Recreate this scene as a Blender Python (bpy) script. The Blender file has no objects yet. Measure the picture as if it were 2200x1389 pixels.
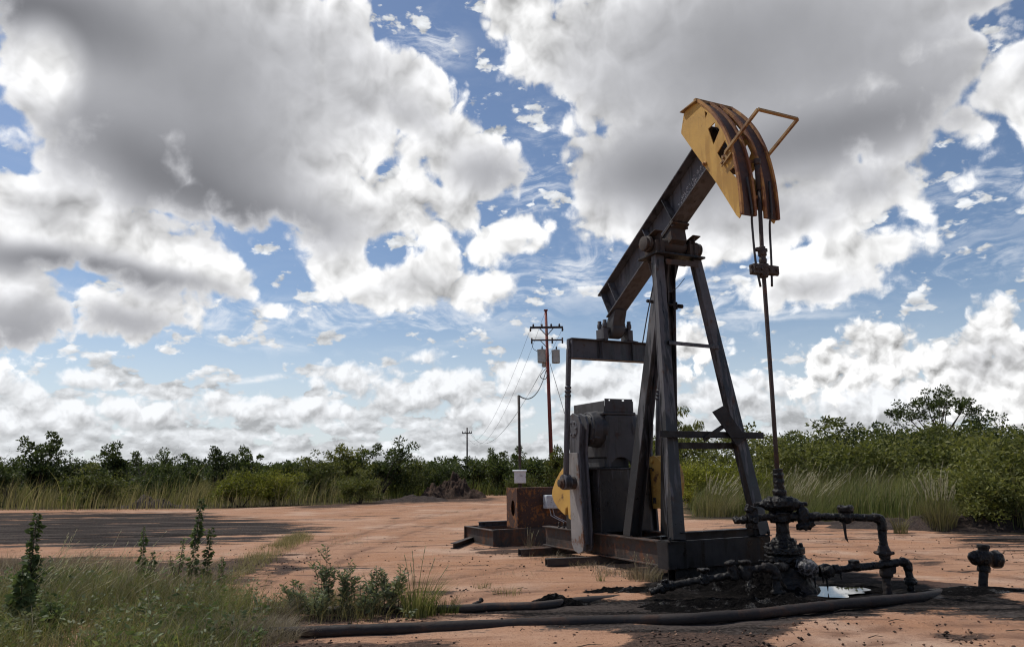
import bpy, bmesh, math, random
import numpy as np
from mathutils import Vector, Matrix
R = math.radians
scene = bpy.context.scene
COL = scene.collection

# ---------------------------------------------------------------- camera
CAM_F, CAM_TILT, CAM_ROLL, CAM_H = 1604.4, R(11.069), R(0.802), 1.25
PW, PH = 2200.0, 1389.0
cam_d = bpy.data.cameras.new('camera')
cam_d.sensor_width = 36.0
cam_d.lens = 36.0 * CAM_F / PW
cam_d.clip_start, cam_d.clip_end = 0.05, 6000
cam = bpy.data.objects.new('camera', cam_d)
COL.objects.link(cam)
cam.location = (0, 0, CAM_H)
cam.rotation_mode = 'QUATERNION'
cam.rotation_quaternion = (Matrix.Rotation(R(90) + CAM_TILT, 4, 'X') @ Matrix.Rotation(-CAM_ROLL, 4, 'Z')).to_quaternion()
scene.camera = cam

def ray(x, y):                                   # surveying helper: direction of a point seen in the photograph
    ur, vr = x - PW / 2, y - PH / 2
    u = ur * math.cos(CAM_ROLL) - vr * math.sin(CAM_ROLL)
    v = ur * math.sin(CAM_ROLL) + vr * math.cos(CAM_ROLL)
    xc, yc = u / CAM_F, -v / CAM_F
    return Vector((xc, math.cos(CAM_TILT) - yc * math.sin(CAM_TILT), math.sin(CAM_TILT) + yc * math.cos(CAM_TILT)))

def gr(x, y, z=0.0):                             # point of the ground plane
    d = ray(x, y)
    k = (z - CAM_H) / d.z
    return Vector((d.x * k, d.y * k, z))

# ---------------------------------------------------------------- exposure, sun, sky
scene.view_settings.view_transform = 'Standard'
scene.view_settings.look = 'None'
scene.view_settings.exposure = 0.0
scene.view_settings.gamma = 1.0
scene.render.engine = 'CYCLES'
scene.cycles.use_denoising = True
scene.cycles.use_adaptive_sampling = True
scene.cycles.adaptive_threshold = 0.015
scene.cycles.adaptive_min_samples = 12
scene.cycles.filter_width = 1.15
scene.cycles.max_bounces = 6
scene.cycles.transparent_max_bounces = 8
scene.cycles.sample_clamp_indirect = 4.0

SUN_EL, SUN_AZ = R(58), R(-62)                   # azimuth from +Y (ahead) towards +X; the sun stands high on the left
sun_dir = Vector((math.sin(SUN_AZ) * math.cos(SUN_EL), math.cos(SUN_AZ) * math.cos(SUN_EL), math.sin(SUN_EL)))
sun_d = bpy.data.lights.new('sun', 'SUN')
sun_d.energy = 3.2
sun_d.angle = R(0.55)
sun_d.color = (1.0, 0.95, 0.87)
sun = bpy.data.objects.new('sun', sun_d)
COL.objects.link(sun)
sun.rotation_mode = 'QUATERNION'
sun.rotation_quaternion = sun_dir.to_track_quat('Z', 'Y')
sun.location = (-20, 10, 30)

world = bpy.data.worlds.new('World')
scene.world = world
world.use_nodes = True
world.cycles.sampling_method = 'NONE'
WT = world.node_tree
WT.nodes.clear()

class NT:                                        # tiny node-building helper
    def __init__(s, tree): s.t = tree
    def n(s, kind, **kw):
        nd = s.t.nodes.new(kind)
        for k, v in kw.items():
            setattr(nd, k, v)
        return nd
    def put(s, sock, v):
        if isinstance(v, bpy.types.NodeSocket): s.t.links.new(v, sock)
        elif v is not None: sock.default_value = v
    def m(s, op, a, b=None, c=None, clamp=False):
        nd = s.n('ShaderNodeMath', operation=op, use_clamp=clamp)
        for i, v in enumerate((a, b, c)):
            if v is not None: s.put(nd.inputs[i], v)
        return nd.outputs[0]
    def vm(s, op, a, b=None, out=0, scale=None):
        nd = s.n('ShaderNodeVectorMath', operation=op)
        s.put(nd.inputs[0], a)
        if b is not None: s.put(nd.inputs[1], b)
        if scale is not None: s.put(nd.inputs['Scale'], scale)
        return nd.outputs[out]
    def noise(s, vec, scale, detail=4, rough=.5, dist=0.0, out=0, lac=2.0, dim='3D'):
        nd = s.n('ShaderNodeTexNoise', noise_dimensions=dim)
        s.put(nd.inputs['Vector'], vec); s.put(nd.inputs['Scale'], scale); nd.inputs['Detail'].default_value = detail
        nd.inputs['Roughness'].default_value = rough; nd.inputs['Distortion'].default_value = dist; nd.inputs['Lacunarity'].default_value = lac
        return nd.outputs[out]
    def voro(s, vec, scale, detail=0, rough=.5, feature='F1', smooth=.6, out='Distance', rand=1.0, dim='3D'):
        nd = s.n('ShaderNodeTexVoronoi', feature=feature, voronoi_dimensions=dim)
        s.put(nd.inputs['Vector'], vec); s.put(nd.inputs['Scale'], scale)
        nd.inputs['Detail'].default_value = detail; nd.inputs['Roughness'].default_value = rough
        nd.inputs['Randomness'].default_value = rand
        if feature == 'SMOOTH_F1': nd.inputs['Smoothness'].default_value = smooth
        return nd.outputs[out]
    def step(s, v, a, b, lo=0.0, hi=1.0):        # smoothstep
        nd = s.n('ShaderNodeMapRange', interpolation_type='SMOOTHSTEP')
        s.put(nd.inputs[0], v)
        for i, q in enumerate((a, b, lo, hi)): s.put(nd.inputs[i + 1], q)
        return nd.outputs[0]
    def lin(s, v, a, b, lo=0.0, hi=1.0):
        nd = s.n('ShaderNodeMapRange')
        s.put(nd.inputs[0], v)
        for i, q in enumerate((a, b, lo, hi)): s.put(nd.inputs[i + 1], q)
        return nd.outputs[0]
    def mix(s, f, a, b, blend='MIX'):
        nd = s.n('ShaderNodeMix', data_type='RGBA', blend_type=blend)
        s.put(nd.inputs[0], f); s.put(nd.inputs[6], a); s.put(nd.inputs[7], b)
        return nd.outputs[2]
    def ramp(s, f, stops):
        nd = s.n('ShaderNodeValToRGB')
        e = nd.color_ramp.elements
        while len(e) < len(stops): e.new(.5)
        for el, (p, c) in zip(e, stops):
            el.position = p; el.color = (*c, 1) if len(c) == 3 else c
        s.put(nd.inputs[0], f)
        return nd.outputs[0]
    def xyz(s, x, y, z=0.0):
        nd = s.n('ShaderNodeCombineXYZ')
        s.put(nd.inputs[0], x); s.put(nd.inputs[1], y); s.put(nd.inputs[2], z)
        return nd.outputs[0]

def build_sky():
    w = NT(WT)
    tc = w.n('ShaderNodeTexCoord').outputs['Generated']
    sep = w.n('ShaderNodeSeparateXYZ'); w.put(sep.inputs[0], tc)
    dx, dy, dz = sep.outputs
    az = w.m('ARCTAN2', dx, dy)
    el = w.m('ARCSINE', dz)
    P0 = w.xyz(az, el)
    D2 = dict(dim='2D')
    warpA = w.vm('SUBTRACT', w.noise(P0, 7.0, 3, .5, out=1, **D2), (.5, .5, .5))
    warpB = w.vm('SUBTRACT', w.noise(w.vm('ADD', P0, (3.1, 7.7, 0)), 22.0, 3, .6, out=1, **D2), (.5, .5, .5))
    P = w.vm('ADD', P0, w.vm('SCALE', warpA, scale=.065))
    Pp = w.vm('ADD', P0, w.vm('SCALE', warpB, scale=.022))
    warpG = w.vm('SUBTRACT', w.noise(w.vm('ADD', P0, (8.3, 2.9, 0)), 4.5, 2, .45, out=1, **D2), (.5, .5, .5))
    PG = w.vm('ADD', P0, w.vm('SCALE', warpG, scale=.055))
    warp2 = warpA
    def dirs(cx, cy):
        d = ray(cx, cy).normalized()
        return math.atan2(d.x, d.y), math.asin(d.z)
    def q_len(vec, b):
        cx, cy, rx, ry = b[:4]
        rot = b[4] if len(b) > 4 else 0
        a, e = dirs(cx, cy)
        px = math.hypot(*(np.array(dirs(cx + 1, cy)) - np.array([a, e])))
        py = math.hypot(*(np.array(dirs(cx, cy + 1)) - np.array([a, e])))
        nd = w.n('ShaderNodeMapping', vector_type='TEXTURE')
        nd.inputs['Location'].default_value = (a, e, 0)
        nd.inputs['Rotation'].default_value = (0, 0, -R(rot))
        sx, sy = rx * px, ry * py
        nd.inputs['Scale'].default_value = (sx, sy, 1)
        w.put(nd.inputs['Vector'], vec)
        return w.vm('LENGTH', nd.outputs[0], out='Value'), min(sx, sy)
    def after(vec, acc):                         # same vector, computed after acc (keeps few values alive at a time)
        if acc is None: return vec
        nd = w.n('ShaderNodeVectorMath', operation='MULTIPLY_ADD')
        w.put(nd.inputs[0], acc); nd.inputs[1].default_value = (1e-7, 1e-7, 1e-7); w.put(nd.inputs[2], vec)
        return nd.outputs[0]
    def union(vec, blobs, soft):
        acc = None
        for b in blobs:
            l, r = q_len(after(vec, acc), b)
            f = w.m('MULTIPLY_ADD', l, -r, r)
            acc = f if acc is None else w.m('SMOOTH_MAX', acc, f, soft)
        return acc

    CUMULUS = [
        (380, 80, 385, 300), (600, 330, 330, 185, 8), (110, 200, 90, 130), (890, 215, 105, 105), (1010, 345, 125, 95, 15),
        (840, 550, 185, 125), (1060, 505, 95, 65, -20), (740, 430, 200, 120), (260, 330, 235, 110, 12), (700, 70, 110, 120),
        (120, 500, 230, 120, 8), (760, 200, 140, 140), (190, 430, 150, 75), (980, 450, 95, 65), (1930, 400, 95, 60), (2040, 150, 120, 90), (560, 440, 140, 70), (330, 390, 240, 90), (1680, 480, 110, 60), (60, 90, 40, 60), (340, 540, 190, 95, 15), (480, 600, 75, 50), (-40, 520, 150, 150),
        (290, 665, 160, 62, 4), (40, 670, 150, 90), (600, 672, 42, 16, 15), (960, 620, 130, 60),
        (1620, 90, 480, 260), (1120, 40, 80, 90, 30), (1390, 370, 200, 145), (1760, 280, 290, 130), (1230, 110, 150, 110),
        (1980, 70, 190, 180), (2190, 200, 110, 110), (2090, 270, 60, 50), (1290, 470, 80, 50),
        (1850, 400, 165, 75, -8), (1770, 580, 190, 85, -4), (1690, 470, 160, 90), (1890, 540, 110, 55), (1560, 500, 190, 75), (1650, 440, 160, 90), (1500, 440, 160, 80),
        (2150, 700, 75, 95), (2060, 800, 150, 95), (1905, 770, 115, 70), (1790, 805, 110, 50), (2200, 820, 120, 130), (1480, 760, 80, 45),
    ]
    PUFFS = [
        (180, 815, 72, 34), (60, 850, 70, 40), (-15, 825, 60, 42), (370, 842, 32, 14), (750, 812, 88, 42), (905, 768, 62, 22), (860, 800, 40, 20),
        (965, 830, 85, 52), (890, 850, 105, 45), (500, 878, 120, 34), (300, 885, 150, 42), (150, 893, 120, 46), (560, 858, 52, 28),
        (455, 852, 40, 22), (680, 880, 110, 36), (1120, 815, 68, 50), (1260, 815, 120, 50), (1400, 800, 90, 50), (1330, 860, 150, 60),
        (1580, 850, 130, 55), (1660, 830, 60, 40), (1900, 870, 220, 60), (1740, 745, 40, 14), (1040, 890, 120, 40), (0, 905, 120, 50),
        (2350, 800, 160, 90), (-200, 830, 150, 60),
    ]
    HOLES = [(800, 358, 32, 17), (858, 532, 40, 22), (505, 508, 50, 13, 5), (2110, 70, 30, 10)]
    F1 = union(P, CUMULUS, 0.006)
    F2 = union(Pp, PUFFS, 0.002)
    # the rest of the dome, outside the photograph: loose heaps of the same cloud
    out_m = w.m('MAXIMUM', w.step(el, .62, .74), w.step(w.m('ABSOLUTE', az), .66, .8))
    gen = w.m('SUBTRACT', w.noise(tc, 2.3, 4, .55), .50)
    F1 = w.m('ADD', F1, w.m('MULTIPLY', out_m, w.m('ADD', w.m('MULTIPLY', gen, 1.2), .3)))
    for hole in HOLES:
        l, r = q_len(after(P, F1), hole)
        F1 = w.m('SMOOTH_MIN', F1, w.m('MULTIPLY_ADD', l, r * 1.3, -r * 1.3), 0.015)

    # cauliflower height, evaluated twice for a relief lit from the sun's side
    grp = bpy.data.node_groups.new('cloud_billow', 'ShaderNodeTree')
    grp.interface.new_socket('Vector', in_out='INPUT', socket_type='NodeSocketVector')
    grp.interface.new_socket('Height', in_out='OUTPUT', socket_type='NodeSocketFloat')
    g = NT(grp)
    gi, go = g.n('NodeGroupInput'), g.n('NodeGroupOutput')
    v0 = gi.outputs[0]
    wv = g.vm('ADD', v0, g.vm('SCALE', g.vm('SUBTRACT', g.noise(v0, 16, 2, .55, out=1, dim='2D'), (.5, .5, .5)), scale=.05))
    h1 = g.voro(wv, 13, 3.0, .45, 'F1', dim='2D')
    h2 = g.noise(wv, 18, 4, .5, dim='2D')
    hh = g.m('ADD', g.m('MULTIPLY', g.m('SUBTRACT', .75, h1), .8), g.m('MULTIPLY', h2, .6))
    g.put(go.inputs[0], hh)
    def billow(vec):
        nd = w.n('ShaderNodeGroup'); nd.node_tree = grp
        w.put(nd.inputs[0], vec)
        return nd.outputs[0]
    LOW = 2.3
    up = w.step(el, .10, .26)
    def height(off):
        pb = w.vm('ADD', P0, off) if off else P0
        hi = billow(pb)
        lo = billow(w.vm('SCALE', w.vm('ADD', pb, (off[0] * -.5, off[1] * -.5, 0)) if off else pb, scale=LOW))
        nd = w.n('ShaderNodeMix', data_type='FLOAT')
        w.put(nd.inputs[0], up); w.put(nd.inputs[2], lo); w.put(nd.inputs[3], hi)
        return nd.outputs[0]
    B0 = height(None)
    B1 = height((-.008, .018, 0))
    relief = w.m('SUBTRACT', B0, B1)
    fine = w.noise(w.vm('ADD', P0, (5.2, 1.3, 0)), 60, 5, .6, dim='2D')
    edge = w.m('SUBTRACT', B0, .27)
    D1 = w.m('ADD', w.m('ADD', F1, .001), w.m('ADD', w.m('MULTIPLY', edge, .046), w.m('MULTIPLY', w.m('SUBTRACT', fine, .5), .015)))
    Dp = w.m('ADD', w.m('SUBTRACT', F2, .004), w.m('ADD', w.m('MULTIPLY', edge, .018), w.m('MULTIPLY', w.m('SUBTRACT', fine, .5), .009)))
    A1 = w.step(D1, -.001, .013)
    A2 = w.step(Dp, -.003, .009)

    # grey undersides
    GREY = [
        (330, 170, 560, 330, 0, .60), (760, 120, 260, 220, 0, .20), (410, 400, 420, 125, 10, .72), (500, 320, 190, 130, 10, .25), (40, 10, 330, 120, 0, .72),
        (1060, 365, 150, 78, 0, .52), (885, 262, 150, 60, 8, .26), (960, 450, 200, 40, 0, .14), (190, 588, 360, 48, 6, .82), (30, 695, 230, 95, 0, .62), (290, 698, 160, 45, 0, .52),
        (440, 625, 160, 32, 4, .28), (870, 620, 160, 40, 0, .16), (640, 470, 230, 60, 8, .38), (90, 470, 120, 60, 0, .18),
        (1650, 120, 680, 330, 0, .60), (1850, 275, 340, 95, 0, .52), (1390, 390, 250, 125, 0, .58), (1640, 350, 320, 110, 0, .36), (1560, 475, 260, 70, 0, .26),
        (1870, 402, 130, 48, 0, .36), (1760, 622, 170, 44, 0, .36), (1700, 475, 130, 60, 0, .28), (2140, 780, 110, 60, 0, .22), (2000, 150, 240, 120, 0, .22),
    ]
    BRIGHT = [(85, 165, 110, 130, 0, .95), (1110, 60, 120, 150, 20, .85), (2160, 210, 90, 130, 0, .7)]
    G = None
    for b in GREY:
        l, _ = q_len(after(PG, G), b[:5])
        f = w.m('MULTIPLY', w.step(l, 1.3, 0.05), b[5])
        G = f if G is None else w.m('SUBTRACT', w.m('ADD', G, f), w.m('MULTIPLY', G, f))
    for b in BRIGHT:
        l, _ = q_len(after(PG, G), b[:5])
        G = w.m('MULTIPLY', G, w.m('SUBTRACT', 1.0, w.m('MULTIPLY', w.step(l, 1.2, 0.2), b[5])))
    G = w.m('ADD', G, w.m('MULTIPLY', out_m, w.step(w.noise(tc, 2.0, 3), .35, .7)), clamp=True)
    rim = w.step(D1, .0, .05, 1.0, 0.0)
    thick = w.step(D1, .0, .16)
    shade1 = w.m('MULTIPLY', G, w.step(D1, -.012, .034))
    lit1 = w.m('ADD', w.m('MULTIPLY', relief, w.m('MULTIPLY', w.lin(shade1, 0, .6, 1.0, .06), w.lin(thick, 0, 1, 1.1, .55))), w.m('SUBTRACT', .92, w.m('MULTIPLY', thick, .18)))
    soft = w.noise(P, 6, 3, .5, **D2)
    lit1 = w.m('ADD', lit1, w.m('MULTIPLY', w.m('SUBTRACT', soft, .5), w.lin(shade1, 0, .7, .34, .12)))
    lit1 = w.m('MULTIPLY', lit1, w.m('SUBTRACT', 1.0, w.m('MULTIPLY', shade1, .91)))
    lit1 = w.m('MAXIMUM', w.m('MINIMUM', lit1, 1.12), .115)
    C1 = w.mix(w.m('MULTIPLY', shade1, 1.0, clamp=True), (1.0, 1.0, 1.0, 1), (.925, .945, 1.05, 1))
    C1 = w.vm('SCALE', C1, scale=lit1)
    F2u = union(w.vm('ADD', Pp, (-.004, .012, 0)), PUFFS, 0.002)
    tops = w.m('SUBTRACT', F2, F2u)              # > 0 where the heap faces up to the light
    lit2 = w.m('ADD', w.m('ADD', w.m('MULTIPLY', relief, .55), w.m('MULTIPLY', tops, 17.0)), .80)
    lit2 = w.m('MAXIMUM', w.m('MINIMUM', lit2, 1.0), .46)
    C2 = w.vm('SCALE', w.mix(.5, (1, 1, 1, 1), (.93, .97, 1.03, 1)), scale=lit2)

    # high thin ice cloud in streaks, and the milky layer over the horizon
    sv = w.vm('MULTIPLY', P0, (1.0, 3.6, 1.0))
    stre = w.noise(w.vm('ADD', sv, w.vm('SCALE', warp2, scale=.25)), 7, 6, .62, .6, **D2)
    ripple = w.noise(w.vm('MULTIPLY', P0, (1.0, 2.6, 1.0)), 42, 3, .6, **D2)
    CIR = [(1150, 610, 330, 75, -4), (2110, 430, 230, 110, -12), (1560, 640, 330, 80, 0), (1150, 400, 80, 90, 0), (700, 690, 500, 60, 0), (540, 802, 130, 9), (1180, 260, 60, 70),
           (920, 100, 90, 50), (2100, 590, 220, 50)]
    CF = None
    for b in CIR:
        l, _ = q_len(after(PG, CF), b)
        f = w.step(l, 1.3, 0.2)
        CF = f if CF is None else w.m('MAXIMUM', CF, f)
    A3 = w.m('MULTIPLY', w.step(w.m('ADD', stre, w.m('MULTIPLY', ripple, .25)), .54, .88), w.m('ADD', w.m('MULTIPLY', CF, .80), .03), clamp=True)
    hz = w.m('MULTIPLY', w.step(el, .235, .03), .62)
    pl = w.vm('MULTIPLY', P0, (3.2, 5.6, 1.0))
    b40 = billow(pl)
    b41 = billow(w.vm('ADD', pl, (-.01, .04, 0)))
    cov = w.noise(w.vm('MULTIPLY', P0, (1.0, 1.9, 1.0)), 17, 4, .5, **D2)
    A4 = w.step(w.m('ADD', w.m('ADD', cov, w.m('MULTIPLY', b40, .22)), w.lin(el, .0, .15, .25, -.14)), .52, .62)
    under = w.noise(w.vm('MULTIPLY', w.vm('ADD', P0, (1.7, .6, 0)), (1.0, 3.0, 1.0)), 12, 3, .5, **D2)
    lit4 = w.m('ADD', .70, w.m('ADD', w.m('MULTIPLY', w.m('SUBTRACT', b40, b41), .32), w.m('MULTIPLY', w.m('SUBTRACT', under, .5), .85)))
    C4 = w.vm('SCALE', w.xyz(.955, .985, 1.02), scale=w.m('MINIMUM', w.m('MAXIMUM', lit4, .44), .97))

    sky = w.n('ShaderNodeTexSky', sky_type='NISHITA')
    sky.sun_disc = False
    sky.sun_elevation = SUN_EL
    sky.sun_rotation = SUN_AZ
    sky.air_density, sky.dust_density, sky.ozone_density = 1.0, 0.6, 2.0
    S = 0.10
    blue = w.vm('MULTIPLY', w.vm('SCALE', sky.outputs[0], scale=S), (.95, .955, .99))
    col = w.mix(hz, blue, (.74, .82, .90, 1))
    col = w.mix(A4, col, C4)
    col = w.mix(A3, col, (.93, .95, .98, 1))
    col = w.mix(A2, col, C2)
    col = w.mix(A1, col, C1)
    # below the horizon: plain earth tone for the bounce light
    col = w.mix(w.step(el, -.02, -.06), col, (.20, .15, .11, 1))
    bg = w.n('ShaderNodeBackground')
    w.put(bg.inputs[0], w.vm('SCALE', col, scale=1.0 / S))
    bg.inputs[1].default_value = S
    wo = w.n('ShaderNodeOutputWorld')
    w.put(wo.inputs[0], bg.outputs[0])
build_sky()

# ================================================================ helpers
rng = np.random.default_rng(7)

def tag(o, label=None, cat=None, group=None, kind=None):
    if label: o['label'] = label
    if cat: o['category'] = cat
    if group: o['group'] = group
    if kind: o['kind'] = kind
    return o

def empty(name, loc=(0, 0, 0), rz=0.0):
    o = bpy.data.objects.new(name, None)
    o.empty_display_size = .2
    o.location = loc
    o.rotation_euler = (0, 0, rz)
    COL.objects.link(o)
    return o

def mesh_np(name, verts, faces, mat, parent=None, smooth=False, attrs=None):
    """mesh from arrays; faces: list of index arrays, all of one size per array"""
    me = bpy.data.meshes.new(name)
    verts = np.asarray(verts, np.float32)
    if isinstance(faces, np.ndarray): faces = [faces]
    nl = sum(f.size for f in faces); nf = sum(len(f) for f in faces)
    me.vertices.add(len(verts)); me.loops.add(nl); me.polygons.add(nf)
    me.vertices.foreach_set('co', verts.ravel())
    me.loops.foreach_set('vertex_index', np.concatenate([f.ravel() for f in faces]).astype(np.int32))
    tot = np.concatenate([np.full(len(f), f.shape[1]) for f in faces])
    st = np.concatenate([[0], np.cumsum(tot)[:-1]])
    me.polygons.foreach_set('loop_start', st.astype(np.int32))
    me.polygons.foreach_set('loop_total', tot.astype(np.int32))
    if smooth: me.polygons.foreach_set('use_smooth', np.ones(nf, bool))
    me.update(calc_edges=True)
    for k, v in (attrs or {}).items():
        a = me.attributes.new(k, 'FLOAT', 'POINT')
        a.data.foreach_set('value', np.asarray(v, np.float32))
    for m in (mat if isinstance(mat, (list, tuple)) else [mat]): me.materials.append(m)
    o = bpy.data.objects.new(name, me)
    COL.objects.link(o)
    if parent: o.parent = parent
    return o

def frame_of(d, up=(0, 0, 1)):
    d = Vector(d).normalized()
    up = Vector(up)
    if abs(d.dot(up)) > .98: up = Vector((1, 0, 0))
    x = up.cross(d).normalized()
    return x, d.cross(x), d

class MB:
    """collects shapes into one mesh"""
    def __init__(s): s.v, s.f, s.sm = [], [], []
    def add(s, vs, fs, smooth=False):
        b = len(s.v)
        s.v += [tuple(v) for v in vs]
        for f in fs:
            s.f.append([i + b for i in f]); s.sm.append(smooth)
    def hexa(s, c8):
        s.add(c8, [(0, 3, 2, 1), (4, 5, 6, 7), (0, 1, 5, 4), (1, 2, 6, 5), (2, 3, 7, 6), (3, 0, 4, 7)])
    def box(s, x0, x1, y0, y1, z0, z1):
        s.hexa([(x0, y0, z0), (x1, y0, z0), (x1, y1, z0), (x0, y1, z0), (x0, y0, z1), (x1, y0, z1), (x1, y1, z1), (x0, y1, z1)])
    def bar(s, p0, p1, a, b, up=(0, 0, 1), a1=None, b1=None):
        """rectangular bar; a = full width across, b = full width along up"""
        p0, p1 = Vector(p0), Vector(p1)
        x, y, d = frame_of(p1 - p0, up)
        a1 = a if a1 is None else a1; b1 = b if b1 is None else b1
        c = []
        for p, aa, bb in ((p0, a, b), (p1, a1, b1)):
            for sx, sy in ((-1, -1), (1, -1), (1, 1), (-1, 1)):
                c.append(p + x * sx * aa / 2 + y * sy * bb / 2)
        s.hexa(c)
    def ibeam(s, p0, p1, depth, width, tf=.016, tw=.012, up=(0, 0, 1)):
        p0, p1 = Vector(p0), Vector(p1)
        x, y, d = frame_of(p1 - p0, up)
        for sg in (1, -1):
            o = y * sg * (depth - tf) / 2
            s.bar(p0 + o, p1 + o, width, tf, up)
        s.bar(p0, p1, tw, depth - 2 * tf, up)
    def tube(s, path, r, n=12, cap=True, smooth=True):
        path = [Vector(p) for p in path]
        rs = [r] * len(path) if not hasattr(r, '__len__') else list(r)
        vs, fs = [], []
        prev = None
        for i, p in enumerate(path):
            d = (path[min(i + 1, len(path) - 1)] - path[max(i - 1, 0)])
            if d.length < 1e-9: d = Vector((0, 0, 1))
            d.normalize()
            if prev is None: x, y, _ = frame_of(d)
            else:
                x = (prev - d * prev.dot(d)); x.normalize(); y = d.cross(x)
            prev = x
            for k in range(n):
                a = 2 * math.pi * k / n
                vs.append(p + (x * math.cos(a) + y * math.sin(a)) * rs[i])
        for i in range(len(path) - 1):
            for k in range(n):
                fs.append((i * n + k, i * n + (k + 1) % n, (i + 1) * n + (k + 1) % n, (i + 1) * n + k))
        s.add(vs, fs, smooth)
        if cap:
            b = len(s.v) - len(vs)
            s.f.append([b + k for k in range(n)][::-1]); s.sm.append(False)
            s.f.append([b + len(vs) - n + k for k in range(n)]); s.sm.append(False)
    def cyl(s, p0, p1, r, n=16, r1=None):
        s.tube([p0, p1], [r, r if r1 is None else r1], n)
    def lathe(s, base, axis, prof, n=20):
        """prof: (distance along axis, radius); each step is a hard ring"""
        base, axis = Vector(base), Vector(axis).normalized()
        x, y, d = frame_of(axis)
        vs, fs = [], []
        for h, r in prof:
            for k in range(n):
                a = 2 * math.pi * k / n
                vs.append(base + d * h + (x * math.cos(a) + y * math.sin(a)) * max(r, 1e-4))
        for i in range(len(prof) - 1):
            for k in range(n):
                fs.append((i * n + k, i * n + (k + 1) % n, (i + 1) * n + (k + 1) % n, (i + 1) * n + k))
        s.add(vs, fs, True)
        b = len(s.v) - len(vs)
        s.f.append([b + k for k in range(n)][::-1]); s.sm.append(False)
        s.f.append([b + len(vs) - n + k for k in range(n)]); s.sm.append(False)
    def bolts(s, c, axis, R_, n, r=.012, h=.02, ph=0.0):
        x, y, d = frame_of(axis)
        for k in range(n):
            a = ph + 2 * math.pi * k / n
            p = Vector(c) + (x * math.cos(a) + y * math.sin(a)) * R_
            s.cyl(p - d * h, p + d * h, r, 6)
    def plate(s, outline, holes, t0, t1, to3):
        """flat plate with holes: outline in 2-D, to3(a, b, t) -> 3-D"""
        bm = bmesh.new()
        edges = []
        for loop in [outline] + list(holes):
            vs = [bm.verts.new((p[0], p[1], 0)) for p in loop]
            for i in range(len(vs)): edges.append(bm.edges.new((vs[i], vs[(i + 1) % len(vs)])))
        bmesh.ops.triangle_fill(bm, use_beauty=True, use_dissolve=False, edges=edges, normal=(0, 0, 1))
        bm.verts.ensure_lookup_table(); bm.verts.index_update()
        pts = [(v.co.x, v.co.y) for v in bm.verts]
        tris = [[v.index for v in f.verts] for f in bm.faces]
        n = len(pts)
        vs = [to3(a, b, t0) for a, b in pts] + [to3(a, b, t1) for a, b in pts]
        fs = [t[::-1] for t in tris] + [[i + n for i in t] for t in tris]
        for e in bm.edges:
            if len(e.link_faces) == 1:
                i, j = e.verts[0].index, e.verts[1].index
                fs.append((i, j, j + n, i + n))
        bm.free()
        s.add(vs, fs)
    def build(s, name, mat, parent=None, bevel=0.0, fix=True):
        me = bpy.data.meshes.new(name)
        me.from_pydata(s.v, [], s.f)
        me.polygons.foreach_set('use_smooth', s.sm)
        if fix:
            bm = bmesh.new(); bm.from_mesh(me)
            bmesh.ops.recalc_face_normals(bm, faces=bm.faces)
            bm.to_mesh(me); bm.free()
        me.update()
        me.materials.append(mat)
        o = bpy.data.objects.new(name, me)
        COL.objects.link(o)
        if parent: o.parent = parent
        if bevel:
            b = o.modifiers.new('bevel', 'BEVEL')
            b.width = bevel; b.segments = 2; b.limit_method = 'ANGLE'; b.angle_limit = R(40)
            b.harden_normals = False
        return o

def arc_pts(c, r, a0, a1, n, u, v):
    c, u, v = Vector(c), Vector(u), Vector(v)
    return [c + u * r * math.cos(a0 + (a1 - a0) * i / n) + v * r * math.sin(a0 + (a1 - a0) * i / n) for i in range(n + 1)]

def smooth_path(pts, n=8):
    """Catmull-Rom through the points"""
    p = [Vector(q) for q in pts]
    p = [p[0] * 2 - p[1]] + p + [p[-1] * 2 - p[-2]]
    out = []
    for i in range(1, len(p) - 2):
        for k in range(n):
            t = k / n
            a, b, c, d = p[i - 1], p[i], p[i + 1], p[i + 2]
            out.append(.5 * ((2 * b) + (c - a) * t + (2 * a - 5 * b + 4 * c - d) * t * t + (3 * b - a - 3 * c + d) * t ** 3))
    out.append(p[-2])
    return out

def vnoise(x, y, seed=0):
    """value noise on arrays, -1..1"""
    xi, yi = np.floor(x).astype(np.int64), np.floor(y).astype(np.int64)
    fx, fy = x - xi, y - yi
    fx = fx * fx * (3 - 2 * fx); fy = fy * fy * (3 - 2 * fy)
    def h(i, j):
        n = (i * 374761393 + j * 668265263 + seed * 1442695041) & 0x7fffffff
        n = ((n ^ (n >> 13)) * 1274126177) & 0x7fffffff
        return ((n ^ (n >> 16)) & 0xffff) / 32767.5 - 1
    a, b, c, d = h(xi, yi), h(xi + 1, yi), h(xi, yi + 1), h(xi + 1, yi + 1)
    return (a * (1 - fx) + b * fx) * (1 - fy) + (c * (1 - fx) + d * fx) * fy
def fbm(x, y, oct=4, seed=0):
    s, a = 0, 1.0
    for o in range(oct):
        s = s + a * vnoise(x * 2 ** o, y * 2 ** o, seed + o); a *= .5
    return s / 1.9

# ================================================================ materials
def new_mat(name):
    m = bpy.data.materials.new(name)
    m.use_nodes = True
    m.node_tree.nodes.clear()
    t = NT(m.node_tree)
    out = t.n('ShaderNodeOutputMaterial')
    return m, t, out

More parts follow.
